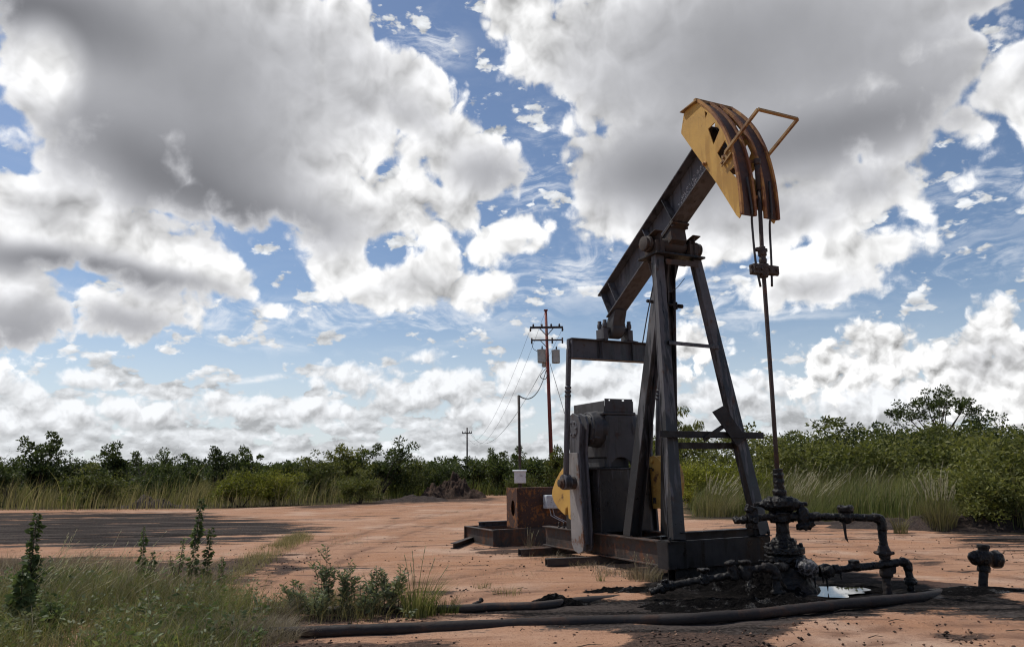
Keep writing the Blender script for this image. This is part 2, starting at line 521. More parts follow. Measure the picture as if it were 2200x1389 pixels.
def metal_mat(name, base, base2, rust, rust_amt=.5, rough=(.45, .75), spec=.4, streak=None, scale=1.0, bump=.25, lumps=0.0, chips=None, extra=None, splash=False):
    """painted or raw steel: two-tone, rust blooms, run-down streaks, fine pitting"""
    m, t, out = new_mat(name)
    co = t.n('ShaderNodeTexCoord').outputs['Object']
    n1 = t.noise(co, 2.2 * scale, 5, .6)
    n2 = t.noise(co, 9 * scale, 6, .65)
    n3 = t.noise(co, 55 * scale, 4, .6)
    col = t.mix(t.step(n1, .35, .65), (*base, 1), (*base2, 1))
    rm = t.step(t.m('ADD', t.m('MULTIPLY', n1, .45), t.m('MULTIPLY', n2, .65)), .66 - .22 * rust_amt, .76 - .18 * rust_amt)
    rc = t.mix(n3, (*[c * .55 for c in rust], 1), (*[c * 1.35 for c in rust], 1))
    col = t.mix(rm, col, rc)
    rgh = t.lin(n2, .3, .7, *rough)
    if streak:
        sv = t.vm('MULTIPLY', co, (13, 13, .9))
        s1 = t.noise(sv, 1.0, 4, .6)
        s2 = t.noise(co, 1.3, 3, .5)
        sv_ = t.m('ADD', s1, t.m('MULTIPLY', t.m('SUBTRACT', s2, .5), .7))
        if splash:                               # crude thrown up from the well: thicker towards the feet
            sz = t.n('ShaderNodeSeparateXYZ'); t.put(sz.inputs[0], co)
            sv_ = t.m('ADD', sv_, t.lin(sz.outputs[2], .4, 3.0, .24, -.04))
        sm = t.step(sv_, .50, .60)
        col = t.mix(t.m('MULTIPLY', sm, streak[3]), col, (*streak[:3], 1))
        rgh = t.m('SUBTRACT', rgh, t.m('MULTIPLY', sm, .22))
    if chips:
        cm = t.step(t.noise(co, 24 * scale, 5, .7), .60, .63)
        col = t.mix(cm, col, (*chips, 1))
    if extra: col = t.mix(extra[0](t, co), col, (*extra[1], 1))
    bs = t.n('ShaderNodeBsdfPrincipled')
    t.put(bs.inputs['Base Color'], col)
    t.put(bs.inputs['Roughness'], rgh)
    bs.inputs['Specular IOR Level'].default_value = spec
    hgt = t.m('ADD', t.m('MULTIPLY', n3, .35), t.m('MULTIPLY', rm, .4))
    if lumps: hgt = t.m('ADD', t.m('MULTIPLY', hgt, .4), t.m('MULTIPLY', t.noise(co, 26, 4, .6), lumps))
    bp = t.n('ShaderNodeBump'); bp.inputs['Strength'].default_value = bump; bp.inputs['Distance'].default_value = .01 if not lumps else .03
    t.put(bp.inputs['Height'], hgt); t.put(bs.inputs['Normal'], bp.outputs[0])
    t.put(out.inputs[0], bs.outputs[0])
    return m

M = {}
M['steel'] = metal_mat('dark_painted_steel', (.062, .063, .072), (.090, .090, .100), (.070, .046, .036), .10, streak=(.012, .011, .011, .75))
M['leg'] = metal_mat('oil_splashed_leg_steel', (.070, .069, .076), (.095, .093, .098), (.080, .046, .034), .2, streak=(.008, .0075, .0075, .85), splash=True)
M['steel_bare'] = metal_mat('weathered_grey_steel', (.27, .255, .245), (.19, .185, .185), (.14, .07, .04), .35, streak=(.07, .055, .045, .4))
M['steel_oily'] = metal_mat('oil_soaked_steel', (.026, .025, .027), (.012, .0115, .012), (.034, .021, .016), .22, rough=(.4, .7), spec=.25, streak=(.005, .0045, .0045, .9))
M['gear'] = metal_mat('grey_cast_iron', (.060, .060, .064), (.048, .047, .05), (.05, .03, .024), .15, streak=(.012, .011, .011, .6), rough=(.5, .75))
M['skid'] = metal_mat('rusty_skid_steel', (.045, .036, .033), (.060, .042, .034), (.13, .055, .028), .55, rough=(.55, .85), streak=(.014, .011, .010, .5))
def flecks(t, co):                               # remains of white stencil lettering on the beam web
    sp = t.n('ShaderNodeSeparateXYZ'); t.put(sp.inputs[0], co)
    ca, sa = math.cos(R(30.304)), math.sin(R(30.304))
    X, Z = t.m('ADD', sp.outputs[0], 2.033), t.m('SUBTRACT', sp.outputs[2], 3.391)
    u = t.m('ADD', t.m('MULTIPLY', X, ca), t.m('MULTIPLY', Z, sa))
    n = t.m('SUBTRACT', t.m('MULTIPLY', Z, ca), t.m('MULTIPLY', X, sa))
    nn = t.m('ABSOLUTE', t.m('SUBTRACT', n, t.m('MULTIPLY_ADD', t.m('SUBTRACT', u, 2.0), .05, .17)))
    reg = t.m('MULTIPLY', t.m('MULTIPLY', t.step(u, 1.98, 2.03), t.step(u, 2.66, 2.6)), t.step(nn, .09, .04))
    v = t.noise(t.vm('ADD', co, (4.0, 2.0, 1.0)), 62, 3, .7)
    return t.m('MULTIPLY', reg, t.step(v, .585, .60))
M['beam'] = metal_mat('walking_beam_steel', (.070, .072, .082), (.100, .101, .112), (.075, .046, .034), .10, streak=(.014, .012, .012, .6), extra=(flecks, (.62, .63, .64)))
M['yellow'] = metal_mat('faded_yellow_paint', (.54, .325, .075), (.45, .265, .065), (.12, .06, .028), .22, rough=(.5, .7), streak=(.24, .11, .03, .30))
M['track_bed'] = metal_mat('brown_worn_track', (.062, .030, .022), (.045, .024, .019), (.10, .045, .024), .3, rough=(.5, .75))
M['yellow_worn'] = metal_mat('worn_yellow_bar', (.34, .215, .085), (.24, .145, .065), (.13, .06, .03), .4, rough=(.6, .85))
M['yellow_rust'] = metal_mat('yellow_paint_worn_to_rust', (.40, .20, .05), (.20, .085, .035), (.16, .062, .028), .75, rough=(.55, .8))
M['rust'] = metal_mat('flaking_rust', (.070, .034, .024), (.050, .027, .021), (.24, .092, .028), .55, rough=(.7, .9), scale=2.2, bump=.5)
M['rust_dark'] = metal_mat('dark_rust', (.052, .040, .034), (.038, .031, .028), (.095, .052, .034), .35, rough=(.6, .85))
M['oil'] = metal_mat('crude_oil_coating', (.0045, .004, .004), (.007, .006, .006), (.011, .008, .007), .3, rough=(.20, .5), spec=.30, bump=.8, lumps=1.0)
M['oil_dull'] = metal_mat('oily_dust_coating', (.014, .0125, .012), (.008, .007, .007), (.024, .017, .014), .4, rough=(.4, .7), spec=.25, bump=.6, lumps=.7)
M['pipe'] = metal_mat('oily_line_pipe', (.020, .017, .017), (.032, .025, .023), (.055, .033, .025), .45, rough=(.5, .8), spec=.25, bump=.5, lumps=.25)
M['white_box'] = metal_mat('chipped_white_paint', (.60, .62, .63), (.50, .52, .54), (.14, .09, .06), .12, rough=(.45, .65), chips=(.10, .085, .075), scale=1.5)
M['white_tank'] = metal_mat('grey_white_enamel', (.52, .53, .53), (.42, .43, .43), (.15, .09, .06), .15, rough=(.4, .6))
M['pole_red'] = metal_mat('red_brown_pole', (.25, .055, .042), (.20, .05, .04), (.12, .06, .045), .4, rough=(.6, .8))
M['pole_dark'] = metal_mat('dark_pole', (.06, .045, .04), (.045, .035, .033), (.12, .06, .04), .4, rough=(.6, .8))
M['wood_dark'] = metal_mat('dark_weathered_wood', (.05, .038, .03), (.035, .028, .024), (.09, .055, .035), .3, rough=(.7, .9), streak=(.015, .012, .01, .5))
M['wire'] = metal_mat('black_cable', (.03, .03, .032), (.04, .04, .042), (.05, .04, .035), .2)
M['red_tip'] = metal_mat('flat_white_band', (.55, .55, .56), (.5, .5, .5), (.2, .1, .07), .2)
M['cable_white'] = metal_mat('pale_wire', (.5, .48, .48), (.45, .4, .4), (.3, .2, .2), .1)

# ================================================================ ground
def poly_world(pts, z=0.0):
    return np.array([tuple(gr(x, y, z))[:2] for x, y in pts])
def inside(px, py, poly):
    r = np.zeros(px.shape, bool)
    j = len(poly) - 1
    for i in range(len(poly)):
        xi, yi = poly[i]; xj, yj = poly[j]
        c = ((yi > py) != (yj > py)) & (px < (xj - xi) * (py - yi) / (yj - yi + 1e-12) + xi)
        r ^= c; j = i
    return r
def dist_poly(px, py, poly):
    """signed distance, positive inside"""
    d = np.full(px.shape, 1e9)
    for i in range(len(poly)):
        ax, ay = poly[i]; bx, by = poly[(i + 1) % len(poly)]
        ex, ey = bx - ax, by - ay
        t = np.clip(((px - ax) * ex + (py - ay) * ey) / (ex * ex + ey * ey + 1e-12), 0, 1)
        d = np.minimum(d, np.hypot(px - ax - t * ex, py - ay - t * ey))
    return np.where(inside(px, py, poly), d, -d)

OIL = [
    ([(-260, 1106), (200, 1099), (420, 1101), (500, 1112), (600, 1124), (690, 1137), (640, 1149), (560, 1158), (430, 1164), (300, 1177), (120, 1172), (-260, 1180)], .95, .9),
    ([(1150, 1290), (1260, 1287), (1350, 1290), (1405, 1245), (1440, 1222), (1640, 1200), (1760, 1215), (1880, 1240), (2020, 1258), (2130, 1270), (2300, 1305), (2220, 1325), (2060, 1308), (1900, 1316), (1750, 1336), (1600, 1350), (1400, 1342), (1200, 1340), (1100, 1312)], 1.0, .25),
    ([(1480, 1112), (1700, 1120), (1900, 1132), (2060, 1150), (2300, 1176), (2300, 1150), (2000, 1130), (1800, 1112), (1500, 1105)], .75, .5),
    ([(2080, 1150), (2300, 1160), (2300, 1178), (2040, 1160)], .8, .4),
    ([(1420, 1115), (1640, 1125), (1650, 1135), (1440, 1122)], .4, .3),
]
SOIL_SHADE = [
    ([(-260, 1200), (300, 1196), (480, 1200), (640, 1186), (660, 1200), (560, 1235), (500, 1290), (-260, 1420)], .75, .6),
    ([(560, 1215), (640, 1203), (668, 1224), (590, 1245)], .8, .25),
    ([(480, 1372), (700, 1374), (800, 1386), (960, 1384), (960, 1430), (300, 1450)], .9, .2),
    ([(1365, 1348), (1600, 1335), (1730, 1342), (1665, 1360), (1640, 1389), (1645, 1440), (1300, 1440), (1345, 1380)], .95, .12),
    ([(1000, 1180), (1160, 1195), (1290, 1212), (1425, 1238), (1440, 1225), (1165, 1168)], .7, .3),  # darker ground along and beneath the near skid beam
    ([(980, 1170), (1180, 1190), (1180, 1200), (1000, 1185)], .6, .2),
    ([(500, 1320), (960, 1312), (1240, 1302), (1240, 1330), (700, 1362), (400, 1380)], .6, .2),
    ([(1900, 1270), (2300, 1295), (2300, 1340), (2000, 1318)], .7, .4),
    ([(640, 1096), (850, 1082), (1095, 1078), (1095, 1066), (880, 1068), (600, 1088)], .7, .8),  # shade painted along the pad's far edge, together with mound earth
    ([(1480, 1120), (1760, 1128), (2000, 1146), (2000, 1160), (1700, 1145), (1480, 1130)], .45, .5),
    ([(2000, 1150), (2300, 1175), (2300, 1200), (2050, 1180)], .55, .5),
]
_rb = random.Random(5)
for _k in range(34):                            # scattered scuffs and old drips over the pad
    _x, _y = _rb.uniform(560, 1420), _rb.uniform(1095, 1300)
    if _k % 3 == 0: _x, _y = _rb.uniform(1700, 2200), _rb.uniform(1165, 1385)
    _w = _rb.uniform(14, 60) * (_y - 1000) / 200; _h = _w * _rb.uniform(.10, .22)
    SOIL_SHADE.append(([(_x + _w * math.cos(a_) * _rb.uniform(.6, 1.2), _y + _h * math.sin(a_) * _rb.uniform(.6, 1.2)) for a_ in (0, .9, 1.8, 2.7, 3.6, 4.5, 5.4)], _rb.uniform(.4, .7), .12))
VEG = [
    [(-400, 1095), (250, 1094), (480, 1092), (700, 1084), (820, 1078), (870, 1068), (1000, 1062), (1240, 1052), (1240, 1040), (-400, 1030)],
    [(1470, 1116), (1700, 1116), (1860, 1128), (2000, 1140), (2400, 1160), (2400, 1020), (1400, 1020)],
]
def grid_axis(lo, hi, step, far, n):
    core = np.arange(lo, hi + step / 2, step)
    g = step * np.cumsum(1.13 ** np.arange(1, n))
    a = core[-1] + g; b = core[0] - g
    return np.concatenate([[-far], b[b > -far][::-1], core, a[a < far], [far]])
gx = grid_axis(-8.0, 9.0, .075, 3500, 90)
gy = grid_axis(4.0, 15.0, .075, 3500, 90)
GX, GY = np.meshgrid(gx, gy)
def height_at(x, y):
    """relief of the pad: gentle swells, ruts, the oily hollow round the well"""
    x, y = np.asarray(x, float), np.asarray(y, float)
    near = np.exp(-(np.hypot(x, y - 9) / 14) ** 2)
    z = near * (.018 * fbm(x * .8, y * .8, 3, 3) + .012 * fbm(x * 3.1, y * 3.1, 3, 9))
    z = z + .05 * np.exp(-(((x - 2.55) / .75) ** 2 + ((y - 8.1) / .45) ** 2)) * (1 + .5 * fbm(x * 7, y * 7, 3, 5))
    z = z - .06 * np.exp(-(((x - 3.25) / .55) ** 2 + ((y - 7.95) / .28) ** 2))
    z = z + .045 * np.exp(-(((x - 4.45) / .8) ** 2 + ((y - 7.55) / .33) ** 2))
    z = z + .05 * np.exp(-(((x - 1.6) / 1.0) ** 2 + ((y - 7.75) / .25) ** 2)) * (1 + .6 * fbm(x * 6, y * 6, 3, 15))
    return z
def ground_masks(x, y):
    wx = x + .25 * fbm(x * 1.1, y * 1.1, 4, 21) + .05 * fbm(x * 6, y * 6, 3, 23)
    wy = y + .25 * fbm(x * 1.1, y * 1.1, 4, 22) + .05 * fbm(x * 6, y * 6, 3, 24)
    ms = []
    for lst in (OIL, SOIL_SHADE):
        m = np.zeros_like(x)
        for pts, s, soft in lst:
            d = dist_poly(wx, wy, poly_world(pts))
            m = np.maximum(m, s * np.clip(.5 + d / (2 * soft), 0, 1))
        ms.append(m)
    v = np.zeros_like(x)
    for pts in VEG:
        v = np.maximum(v, np.clip(.5 + dist_poly(wx, wy, poly_world(pts)) / 1.6, 0, 1))
    v = np.where((np.hypot(x, y) > 75), 1, v)
    v = np.where((y < 3.5), np.clip((3.5 - y) * .2, 0, .3), v)
    return ms[0], ms[1], v

def ground_mat():
    m, t, out = new_mat('sandy_ground')
    co = t.n('ShaderNodeTexCoord').outputs['Object']
    att = lambda n: t.n('ShaderNodeAttribute', attribute_name=n).outputs['Fac']
    n_big = t.noise(co, .35, 4, .55)
    n_mid = t.noise(co, 2.6, 6, .6)
    n_fin = t.noise(co, 24, 5, .65)
    n_grit = t.noise(co, 120, 3, .6)
    streaks = t.noise(t.vm('MULTIPLY', co, (.55, 3.2, 1.0)), 1.1, 5, .62, .4)
    sand = t.mix(t.step(t.noise(co, .55, 5, .6), .50, .68), t.mix(t.step(n_big, .35, .65), (.41, .240, .155, 1), (.37, .196, .115, 1)), (.49, .335, .245, 1))
    sand = t.mix(t.m('MULTIPLY', t.step(n_mid, .45, .72), .45), sand, (.47, .305, .215, 1))
    sand = t.mix(t.m('MULTIPLY', t.step(streaks, .52, .68), .55), sand, (.21, .110, .072, 1))
    sand = t.mix(t.m('MULTIPLY', t.step(n_fin, .52, .70), .55), sand, (.19, .105, .074, 1))
    peb = t.voro(co, 34, 0, .5, 'F1')
    sand = t.mix(t.m('MULTIPLY', t.step(n_grit, .50, .66), .42), sand, (.155, .088, .062, 1))
    sand = t.mix(t.m('MULTIPLY', t.step(n_grit, .47, .34), .40), sand, (.56, .38, .275, 1))
    pebm = t.m('MULTIPLY', t.step(peb, .20, .12), t.step(t.noise(co, 1.7, 3, .6), .48, .68))
    sand = t.mix(t.m('MULTIPLY', pebm, .75), sand, (.06, .036, .028, 1))
    ruts = t.noise(t.vm('MULTIPLY', co, (.35, 6.0, 1.0)), .8, 4, .6)
    sand = t.mix(t.m('MULTIPLY', t.m('MULTIPLY', t.step(ruts, .57, .66), t.step(n_mid, .4, .6)), .75), sand, (.115, .068, .052, 1))
    dry = t.m('SUBTRACT', 1.0, att('wet'))
    sfar0 = t.noise(t.vm('MULTIPLY', co, (.16, 2.6, 1.0)), 1.3, 5, .65)
    rt = t.m('MULTIPLY', att('rut'), t.lin(n_mid, .35, .6))
    sand = t.mix(t.m('MULTIPLY', rt, .90), sand, (.17, .095, .066, 1))
    soil_shade = t.mix(t.step(n_fin, .35, .65), (.042, .031, .027, 1), (.115, .075, .058, 1))
    soil_shade = t.mix(t.m('MULTIPLY', t.step(n_grit, .58, .70), .5), soil_shade, (.20, .145, .115, 1))
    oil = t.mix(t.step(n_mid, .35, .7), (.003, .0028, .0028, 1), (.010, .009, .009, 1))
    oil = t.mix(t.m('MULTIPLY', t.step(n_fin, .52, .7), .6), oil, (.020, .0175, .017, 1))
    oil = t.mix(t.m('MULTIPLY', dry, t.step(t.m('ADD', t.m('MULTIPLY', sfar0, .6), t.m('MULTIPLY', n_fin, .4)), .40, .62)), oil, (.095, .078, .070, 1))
    veg = t.mix(t.step(n_fin, .4, .6), (.050, .046, .024, 1), (.075, .058, .034, 1))
    br = t.m('ADD', t.m('MULTIPLY', t.m('SUBTRACT', n_mid, .5), .9), t.m('MULTIPLY', t.m('SUBTRACT', n_fin, .5), .7))
    br = t.m('ADD', br, t.m('MULTIPLY', t.m('SUBTRACT', streaks, .5), 1.7))
    sfar = t.noise(t.vm('MULTIPLY', co, (.10, 1.5, 1.0)), 1.0, 6, .65)
    dry = t.m('SUBTRACT', 1.0, att('wet'))
    br_o = t.m('ADD', br, t.m('MULTIPLY', dry, t.m('MULTIPLY', t.m('SUBTRACT', sfar, .5), 3.2)))
    soil_shade_m = t.step(t.m('ADD', att('soil_shade'), br), .36, .62)
    oil_m = t.step(t.m('ADD', att('oil'), t.m('MULTIPLY', br_o, t.m('SUBTRACT', 1.0, t.m('MULTIPLY', att('wet'), .45)))), .38, .62)
    veg_m = t.step(t.m('ADD', att('veg'), t.m('MULTIPLY', br, .6)), .35, .65)
    col = t.mix(soil_shade_m, sand, soil_shade)
    col = t.mix(veg_m, col, veg)
    col = t.mix(oil_m, col, oil)
    bs = t.n('ShaderNodeBsdfPrincipled')
    t.put(bs.inputs['Base Color'], col)
    wet = t.m('MULTIPLY', oil_m, att('wet'))
    slick = t.m('MULTIPLY', wet, t.step(n_mid, .56, .66))
    t.put(bs.inputs['Roughness'], t.m('SUBTRACT', .92, t.m('MULTIPLY', slick, .68)))
    t.put(bs.inputs['Specular IOR Level'], t.m('ADD', .04, t.m('MULTIPLY', slick, .30)))
    bp = t.n('ShaderNodeBump'); bp.inputs['Strength'].default_value = .75; bp.inputs['Distance'].default_value = .05
    hgt = t.m('ADD', t.m('MULTIPLY', n_mid, .5), t.m('ADD', t.m('MULTIPLY', n_fin, .42), t.m('MULTIPLY', n_grit, .16)))
    hgt = t.m('ADD', hgt, t.m('MULTIPLY', pebm, .15))
    t.put(bp.inputs['Height'], hgt); t.put(bs.inputs['Normal'], bp.outputs[0])
    t.put(out.inputs[0], bs.outputs[0])
    return m
RUTS = [[(560, 1262), (650, 1200), (760, 1152), (900, 1112), (1060, 1086)], [(640, 1268), (730, 1204), (850, 1156), (980, 1116), (1100, 1092)], [(600, 1300), (820, 1262), (1040, 1232), (1180, 1214)],
        [(1100, 1110), (900, 1128), (700, 1160), (600, 1186)], [(1480, 1150), (1700, 1160), (1950, 1185), (2240, 1216)], [(1640, 1178), (1900, 1205), (2240, 1246)], [(1700, 1389), (1850, 1352), (2080, 1338), (2250, 1345)],
        [(1800, 1400), (1960, 1368), (2200, 1362)], [(700, 1110), (850, 1096), (1000, 1090)], [(960, 1292), (1120, 1268), (1380, 1262)]]
def ruts_at(x, y):
    out = np.zeros_like(x)
    wx = x + .10 * fbm(x * .9, y * .9, 3, 61); wy = y + .10 * fbm(x * .9, y * .9, 3, 62)
    near = (y > 3) & (y < 40) & (np.abs(x) < 20)
    for pts in RUTS:
        c = np.array([tuple(p)[:2] for p in smooth_path([gr(a, b) for a, b in pts], 6)])
        d = np.full(near.sum(), 1e9); qx, qy = wx[near], wy[near]
        for (ax, ay), (bx, by) in zip(c[:-1], c[1:]):
            ex, ey = bx - ax, by - ay
            t = np.clip(((qx - ax) * ex + (qy - ay) * ey) / (ex * ex + ey * ey + 1e-12), 0, 1)
            d = np.minimum(d, np.hypot(qx - ax - t * ex, qy - ay - t * ey))
        out[near] = np.maximum(out[near], np.exp(-(d / .10) ** 2) + .35 * np.exp(-((d - .22) / .07) ** 2))
    return np.clip(out, 0, 1)
def build_ground():
    x, y = GX.ravel(), GY.ravel()
    o_, s_, v_ = ground_masks(x, y)
    z = height_at(x, y)
    wet = np.exp(-(((x - 2.6) / 1.9) ** 2 + ((y - 8.0) / 1.2) ** 2))
    z = z + .05 * wet * o_ * fbm(x * 6, y * 6, 3, 31)
    z = z - np.clip((np.hypot(x, y) - 400) / 3000, 0, 1) * 2
    z = z - .014 * ruts_at(x, y)
    nx, ny = len(gx), len(gy)
    i = np.arange(nx * ny).reshape(ny, nx)
    f = np.stack([i[:-1, :-1], i[:-1, 1:], i[1:, 1:], i[1:, :-1]], -1).reshape(-1, 4)
    g = mesh_np('ground', np.stack([x, y, z], 1), f, ground_mat(), smooth=True, attrs=dict(rut=ruts_at(x, y), oil=o_, soil_shade=s_, veg=v_, wet=np.clip(wet * 1.2, 0, 1)))
    tag(g, kind='structure')
build_ground()

def pebbles():
    """loose clods and grit lying on the pad"""
    rg = np.random.default_rng(77)
    n = 24000
    y = 4.8 + 9.0 * rg.random(n) ** 1.3
    x = (rg.random(n) - .5) * 1.55 * y
    o_, s_, v_ = ground_masks(x, y)
    keep = (o_ < .35) & (rg.random(n) < np.clip(.10 + .9 * s_ + .5 * np.clip(fbm(x * 1.2, y * 1.2, 3, 91), 0, 1), 0, 1))
    x, y = x[keep], y[keep]; n = len(x)
    r = .003 + .013 * rg.random(n) ** 4
    octa = np.array([(1, 0, 0), (0, 1, 0), (-1, 0, 0), (0, -1, 0), (0, 0, 1), (0, 0, -1)], float)
    V = octa[None] * r[:, None, None] * rg.uniform(.6, 1.4, (n, 6, 1)) * np.array([1.2, 1.2, .8])
    a = rg.uniform(0, 6.28, n); c, s = np.cos(a)[:, None], np.sin(a)[:, None]
    V = np.stack([V[..., 0] * c - V[..., 1] * s + x[:, None], V[..., 0] * s + V[..., 1] * c + y[:, None], V[..., 2] + (height_at(x, y) + r * .3)[:, None]], -1)
    T = np.array([(0, 1, 4), (1, 2, 4), (2, 3, 4), (3, 0, 4), (1, 0, 5), (2, 1, 5), (3, 2, 5), (0, 3, 5)])
    F = (np.arange(n)[:, None, None] * 6 + T[None]).reshape(-1, 3)
    m, t, out = new_mat('clods')
    col = t.ramp(t.n('ShaderNodeNewGeometry').outputs['Random Per Island'], [(0, (.018, .014, .012)), (.45, (.055, .036, .028)), (.8, (.15, .085, .06)), (1, (.32, .2, .14))])
    bs = t.n('ShaderNodeBsdfPrincipled'); t.put(bs.inputs['Base Color'], col); bs.inputs['Roughness'].default_value = .9
    bs.inputs['Specular IOR Level'].default_value = .15
    t.put(out.inputs[0], bs.outputs[0])
    tag(mesh_np('pebbles', V.reshape(-1, 3), F, m), kind='stuff')
pebbles()

# ================================================================ pump jack (local axes: x towards the well, y across, z up)
PJ_YAW = R(25.116)
PJ = empty('pump_jack', (2.346, 8.817, 0), PJ_YAW - R(90))
tag(PJ, 'black and yellow oil pump jack with raised yellow horsehead standing over the wellhead', 'pump jack')

def part(mb, name, mat, parent=None, bevel=.004):
    return mb.build(name, M[mat], parent or PJ, bevel)

def pump_jack():
    Tz = .443
    # ---- skid
    b = MB()
    for sg in (-1, 1):
        b = MB()
        b.ibeam((-3.58, sg * .385, .254), (-.215, sg * .385, .254), .290, .13, .018, .012)
        skid = part(b, 'skid_beam', 'skid')
        if sg < 0:
            for s_ in (-3.12, -2.98):
                q = MB()
                q.cyl((s_, -.40, .39), (s_, -.40, .425), .022, 6); q.cyl((s_, -.40, .425), (s_, -.40, .48), .011, 8)
                part(q, 'skid_bolt', 'rust_dark', skid, 0)
    b = MB()
    b.ibeam((-.11, -.735, .298), (-.11, .735, .298), .290, .19, .018, .012)
    b.box(-.205, -.015, -.738, -.7355, .154, .442)
    b.box(-.0145, -.006, -.735, .735, .158, .438)
    part(b, 'skid_cross_member', 'steel_oily')
    for s_ in (-1.35, -2.35, -3.45):
        b = MB()
        b.ibeam((s_, -.375, .25), (s_, .375, .25), .25, .12, .016, .012)
        part(b, 'skid_cross_member', 'steel_oily')
    b = MB()                                      # tie between the two front feet, resting on the skid
    b.box(-.08, -.065, -.55, .55, .447, .545)
    b.box(-.064, .02, -.55, .55, .530, .544)
    part(b, 'foot_tie', 'steel_oily')
    for sg in (-1, 1):
        b = MB()
        b.box(-.20, .03, min(sg * .735, sg * .50), max(sg * .735, sg * .50), .4445, .456)
        for q in (-.16, .0): b.cyl((q, sg * .71, .456), (q, sg * .71, .50), .016, 6)
        part(b, 'foot_plate', 'steel_oily')

    # ---- samson post
    top = 3.892
    for sg, mat in ((-1, 'steel'), (1, 'steel')):
        b = MB()
        p0, p1 = Vector((-.06, {-1: -.575, 1: .665}[sg], .457)), Vector((-.53, {-1: -.285, 1: .315}[sg], top))
        x, y, d = frame_of(p1 - p0, (1, 0, 0))
        # welded box leg: front plate, rear plate, two webs set in
        for off in (.048, -.048):
            b.bar(p0 + y * off, p1 + y * off * .8, .165, .014, (1, 0, 0), .132, .014)
        for off in (.070, -.070):
            b.bar(p0 + x * off, p1 + x * off * .8, .012, .082, (1, 0, 0), .012, .062)
        part(b, 'front_leg', 'leg')
    for sg in (-1, 1):
        b = MB()
        p0, p1 = Vector((-1.30, {-1: -.335, 1: .25}[sg], .402)), Vector((-.76, {-1: -.035, 1: .055}[sg], top))
        x, y, d = frame_of(p1 - p0, (1, 0, 0))
        for off in (.083, -.083):
            b.bar(p0 + x * off, p1 + x * off * .6, .014, .16, (1, 0, 0))
        b.bar(p0, p1, .152, .012, (1, 0, 0), .085)
        part(b, 'rear_leg', 'leg')
    b = MB()
    b.box(-.83, -.40, -.38, .38, 3.895, 3.922)
    part(b, 'cap_plate', 'steel_oily')
    b = MB()                                      # gussets under the cap
    b.plate([(-.26, 3.89), (.24, 3.89), (.11, 3.50), (-.13, 3.50)], [], -.79, -.776, lambda a, c, t: (t, a, c))
    part(b, 'gusset', 'steel')
    b = MB()
    b.bar((-.395, -.26, 3.79), (-.395, .25, 3.80), .012, .07)
    part(b, 'top_tie_bar', 'rust_dark')
    b = MB()
    b.bar((-.30, -.35, 2.735), (-.30, .41, 2.72), .012, .045); b.bar((-.33, -.35, 2.757), (-.33, .41, 2.742), .06, .008)
    part(b, 'cross_brace', 'steel')
    b = MB()
    b.bar((-.085, -.71, 1.630), (-.085, .83, 1.62), .012, .072)
    b.bar((-.06, -.71, 1.592), (-.06, .83, 1.582), .05, .008)
    part(b, 'cross_brace', 'steel_oily')
    b = MB()
    b.bar((-.24, -.50, 1.500), (-.24, .50, 1.50), .012, .075)
    part(b, 'cross_brace', 'steel_oily')
    b = MB()
    b.plate([(.033, 1.888), (.209, 1.967), (.52, 1.584), (.371, 1.485)], [], -.058, -.046, lambda a, c, t: (t, a, c))
    b.bar((-.064, -.11, 1.560), (-.064, .19, 1.72), .008, .055)
    part(b, 'loose_bracket', 'steel_oily')
    b = MB()                                      # ladder lugs and brake rod between the legs
    b.cyl((-.78, -.30, 3.36), (-.78, .20, 3.33), .022, 10); b.cyl((-.78, .13, 3.24), (-.78, .13, 3.42), .016, 8)
    b.box(-.80, -.76, .10, .17, 3.28, 3.38); b.cyl((-.78, .18, 3.33), (-.78, .26, 3.33), .030, 8)
    part(b, 'brake_rod', 'steel_oily')
    b = MB()
    b.tube(smooth_path([(-.62, -.30, 3.55), (-.75, -.33, 3.15), (-.78, -.40, 2.80)]), .008, 6)
    b.tube(smooth_path([(-.5, -.18, 3.42), (-.55, .0, 3.5), (-.60, .18, 3.66)]), .004, 6)
    part(b, 'loose_cable', 'wire', bevel=0)

    # ---- saddle bearing
    ps, pz = -.608, 4.062
    b = MB()
    b.cyl((ps, -.42, pz), (ps, .42, pz), .062, 20)
    for sg in (-1, 1):
        b.lathe((ps, sg * .34, pz), (0, sg, 0), [(0, .075), (.01, .105), (.05, .105), (.055, .085), (.075, .085), (.08, .095), (.10, .095), (.105, .0)], 24)
    part(b, 'saddle_shaft', 'rust_dark')
    for sg in (-1, 1):                            # pillow blocks with keeper plates
        b = MB()
        b.box(ps - .13, ps + .13, min(sg * .20, sg * .33), max(sg * .20, sg * .33), 3.9225, 4.10)
        b.box(ps - .15, ps + .15, min(sg * .26, sg * .275), max(sg * .26, sg * .275), 3.9225, 4.19)
        b.bar((ps - .22, sg * .30, 4.11), (ps + .16, sg * .30, 4.21), .13, .014)
        for q in (-.10, .10): b.cyl((ps + q, sg * .235, 3.92), (ps + q, sg * .235, 4.15), .018, 8)
        part(b, 'pillow_block', 'rust_dark', bevel=.006)
    a = R(30.304); ca, sa = math.cos(a), math.sin(a)
    bs, bz = -2.033, 3.391
    def bm3(u, t, n): return (bs + u * ca - n * sa, t, bz + u * sa + n * ca)
    b = MB()
    b.lathe((ps, -.19, pz), (0, 1, 0), [(0, .09), (.10, .11), (.28, .11), (.38, .09)], 24)
    c8 = [bm3(u, t, n) for n, (u0, u1) in ((-.012, (1.40, 1.82)), (-.19, (1.45, 1.75))) for u, t in ((u0, -.12), (u1, -.12), (u1, .12), (u0, .12))]
    b.hexa(c8)
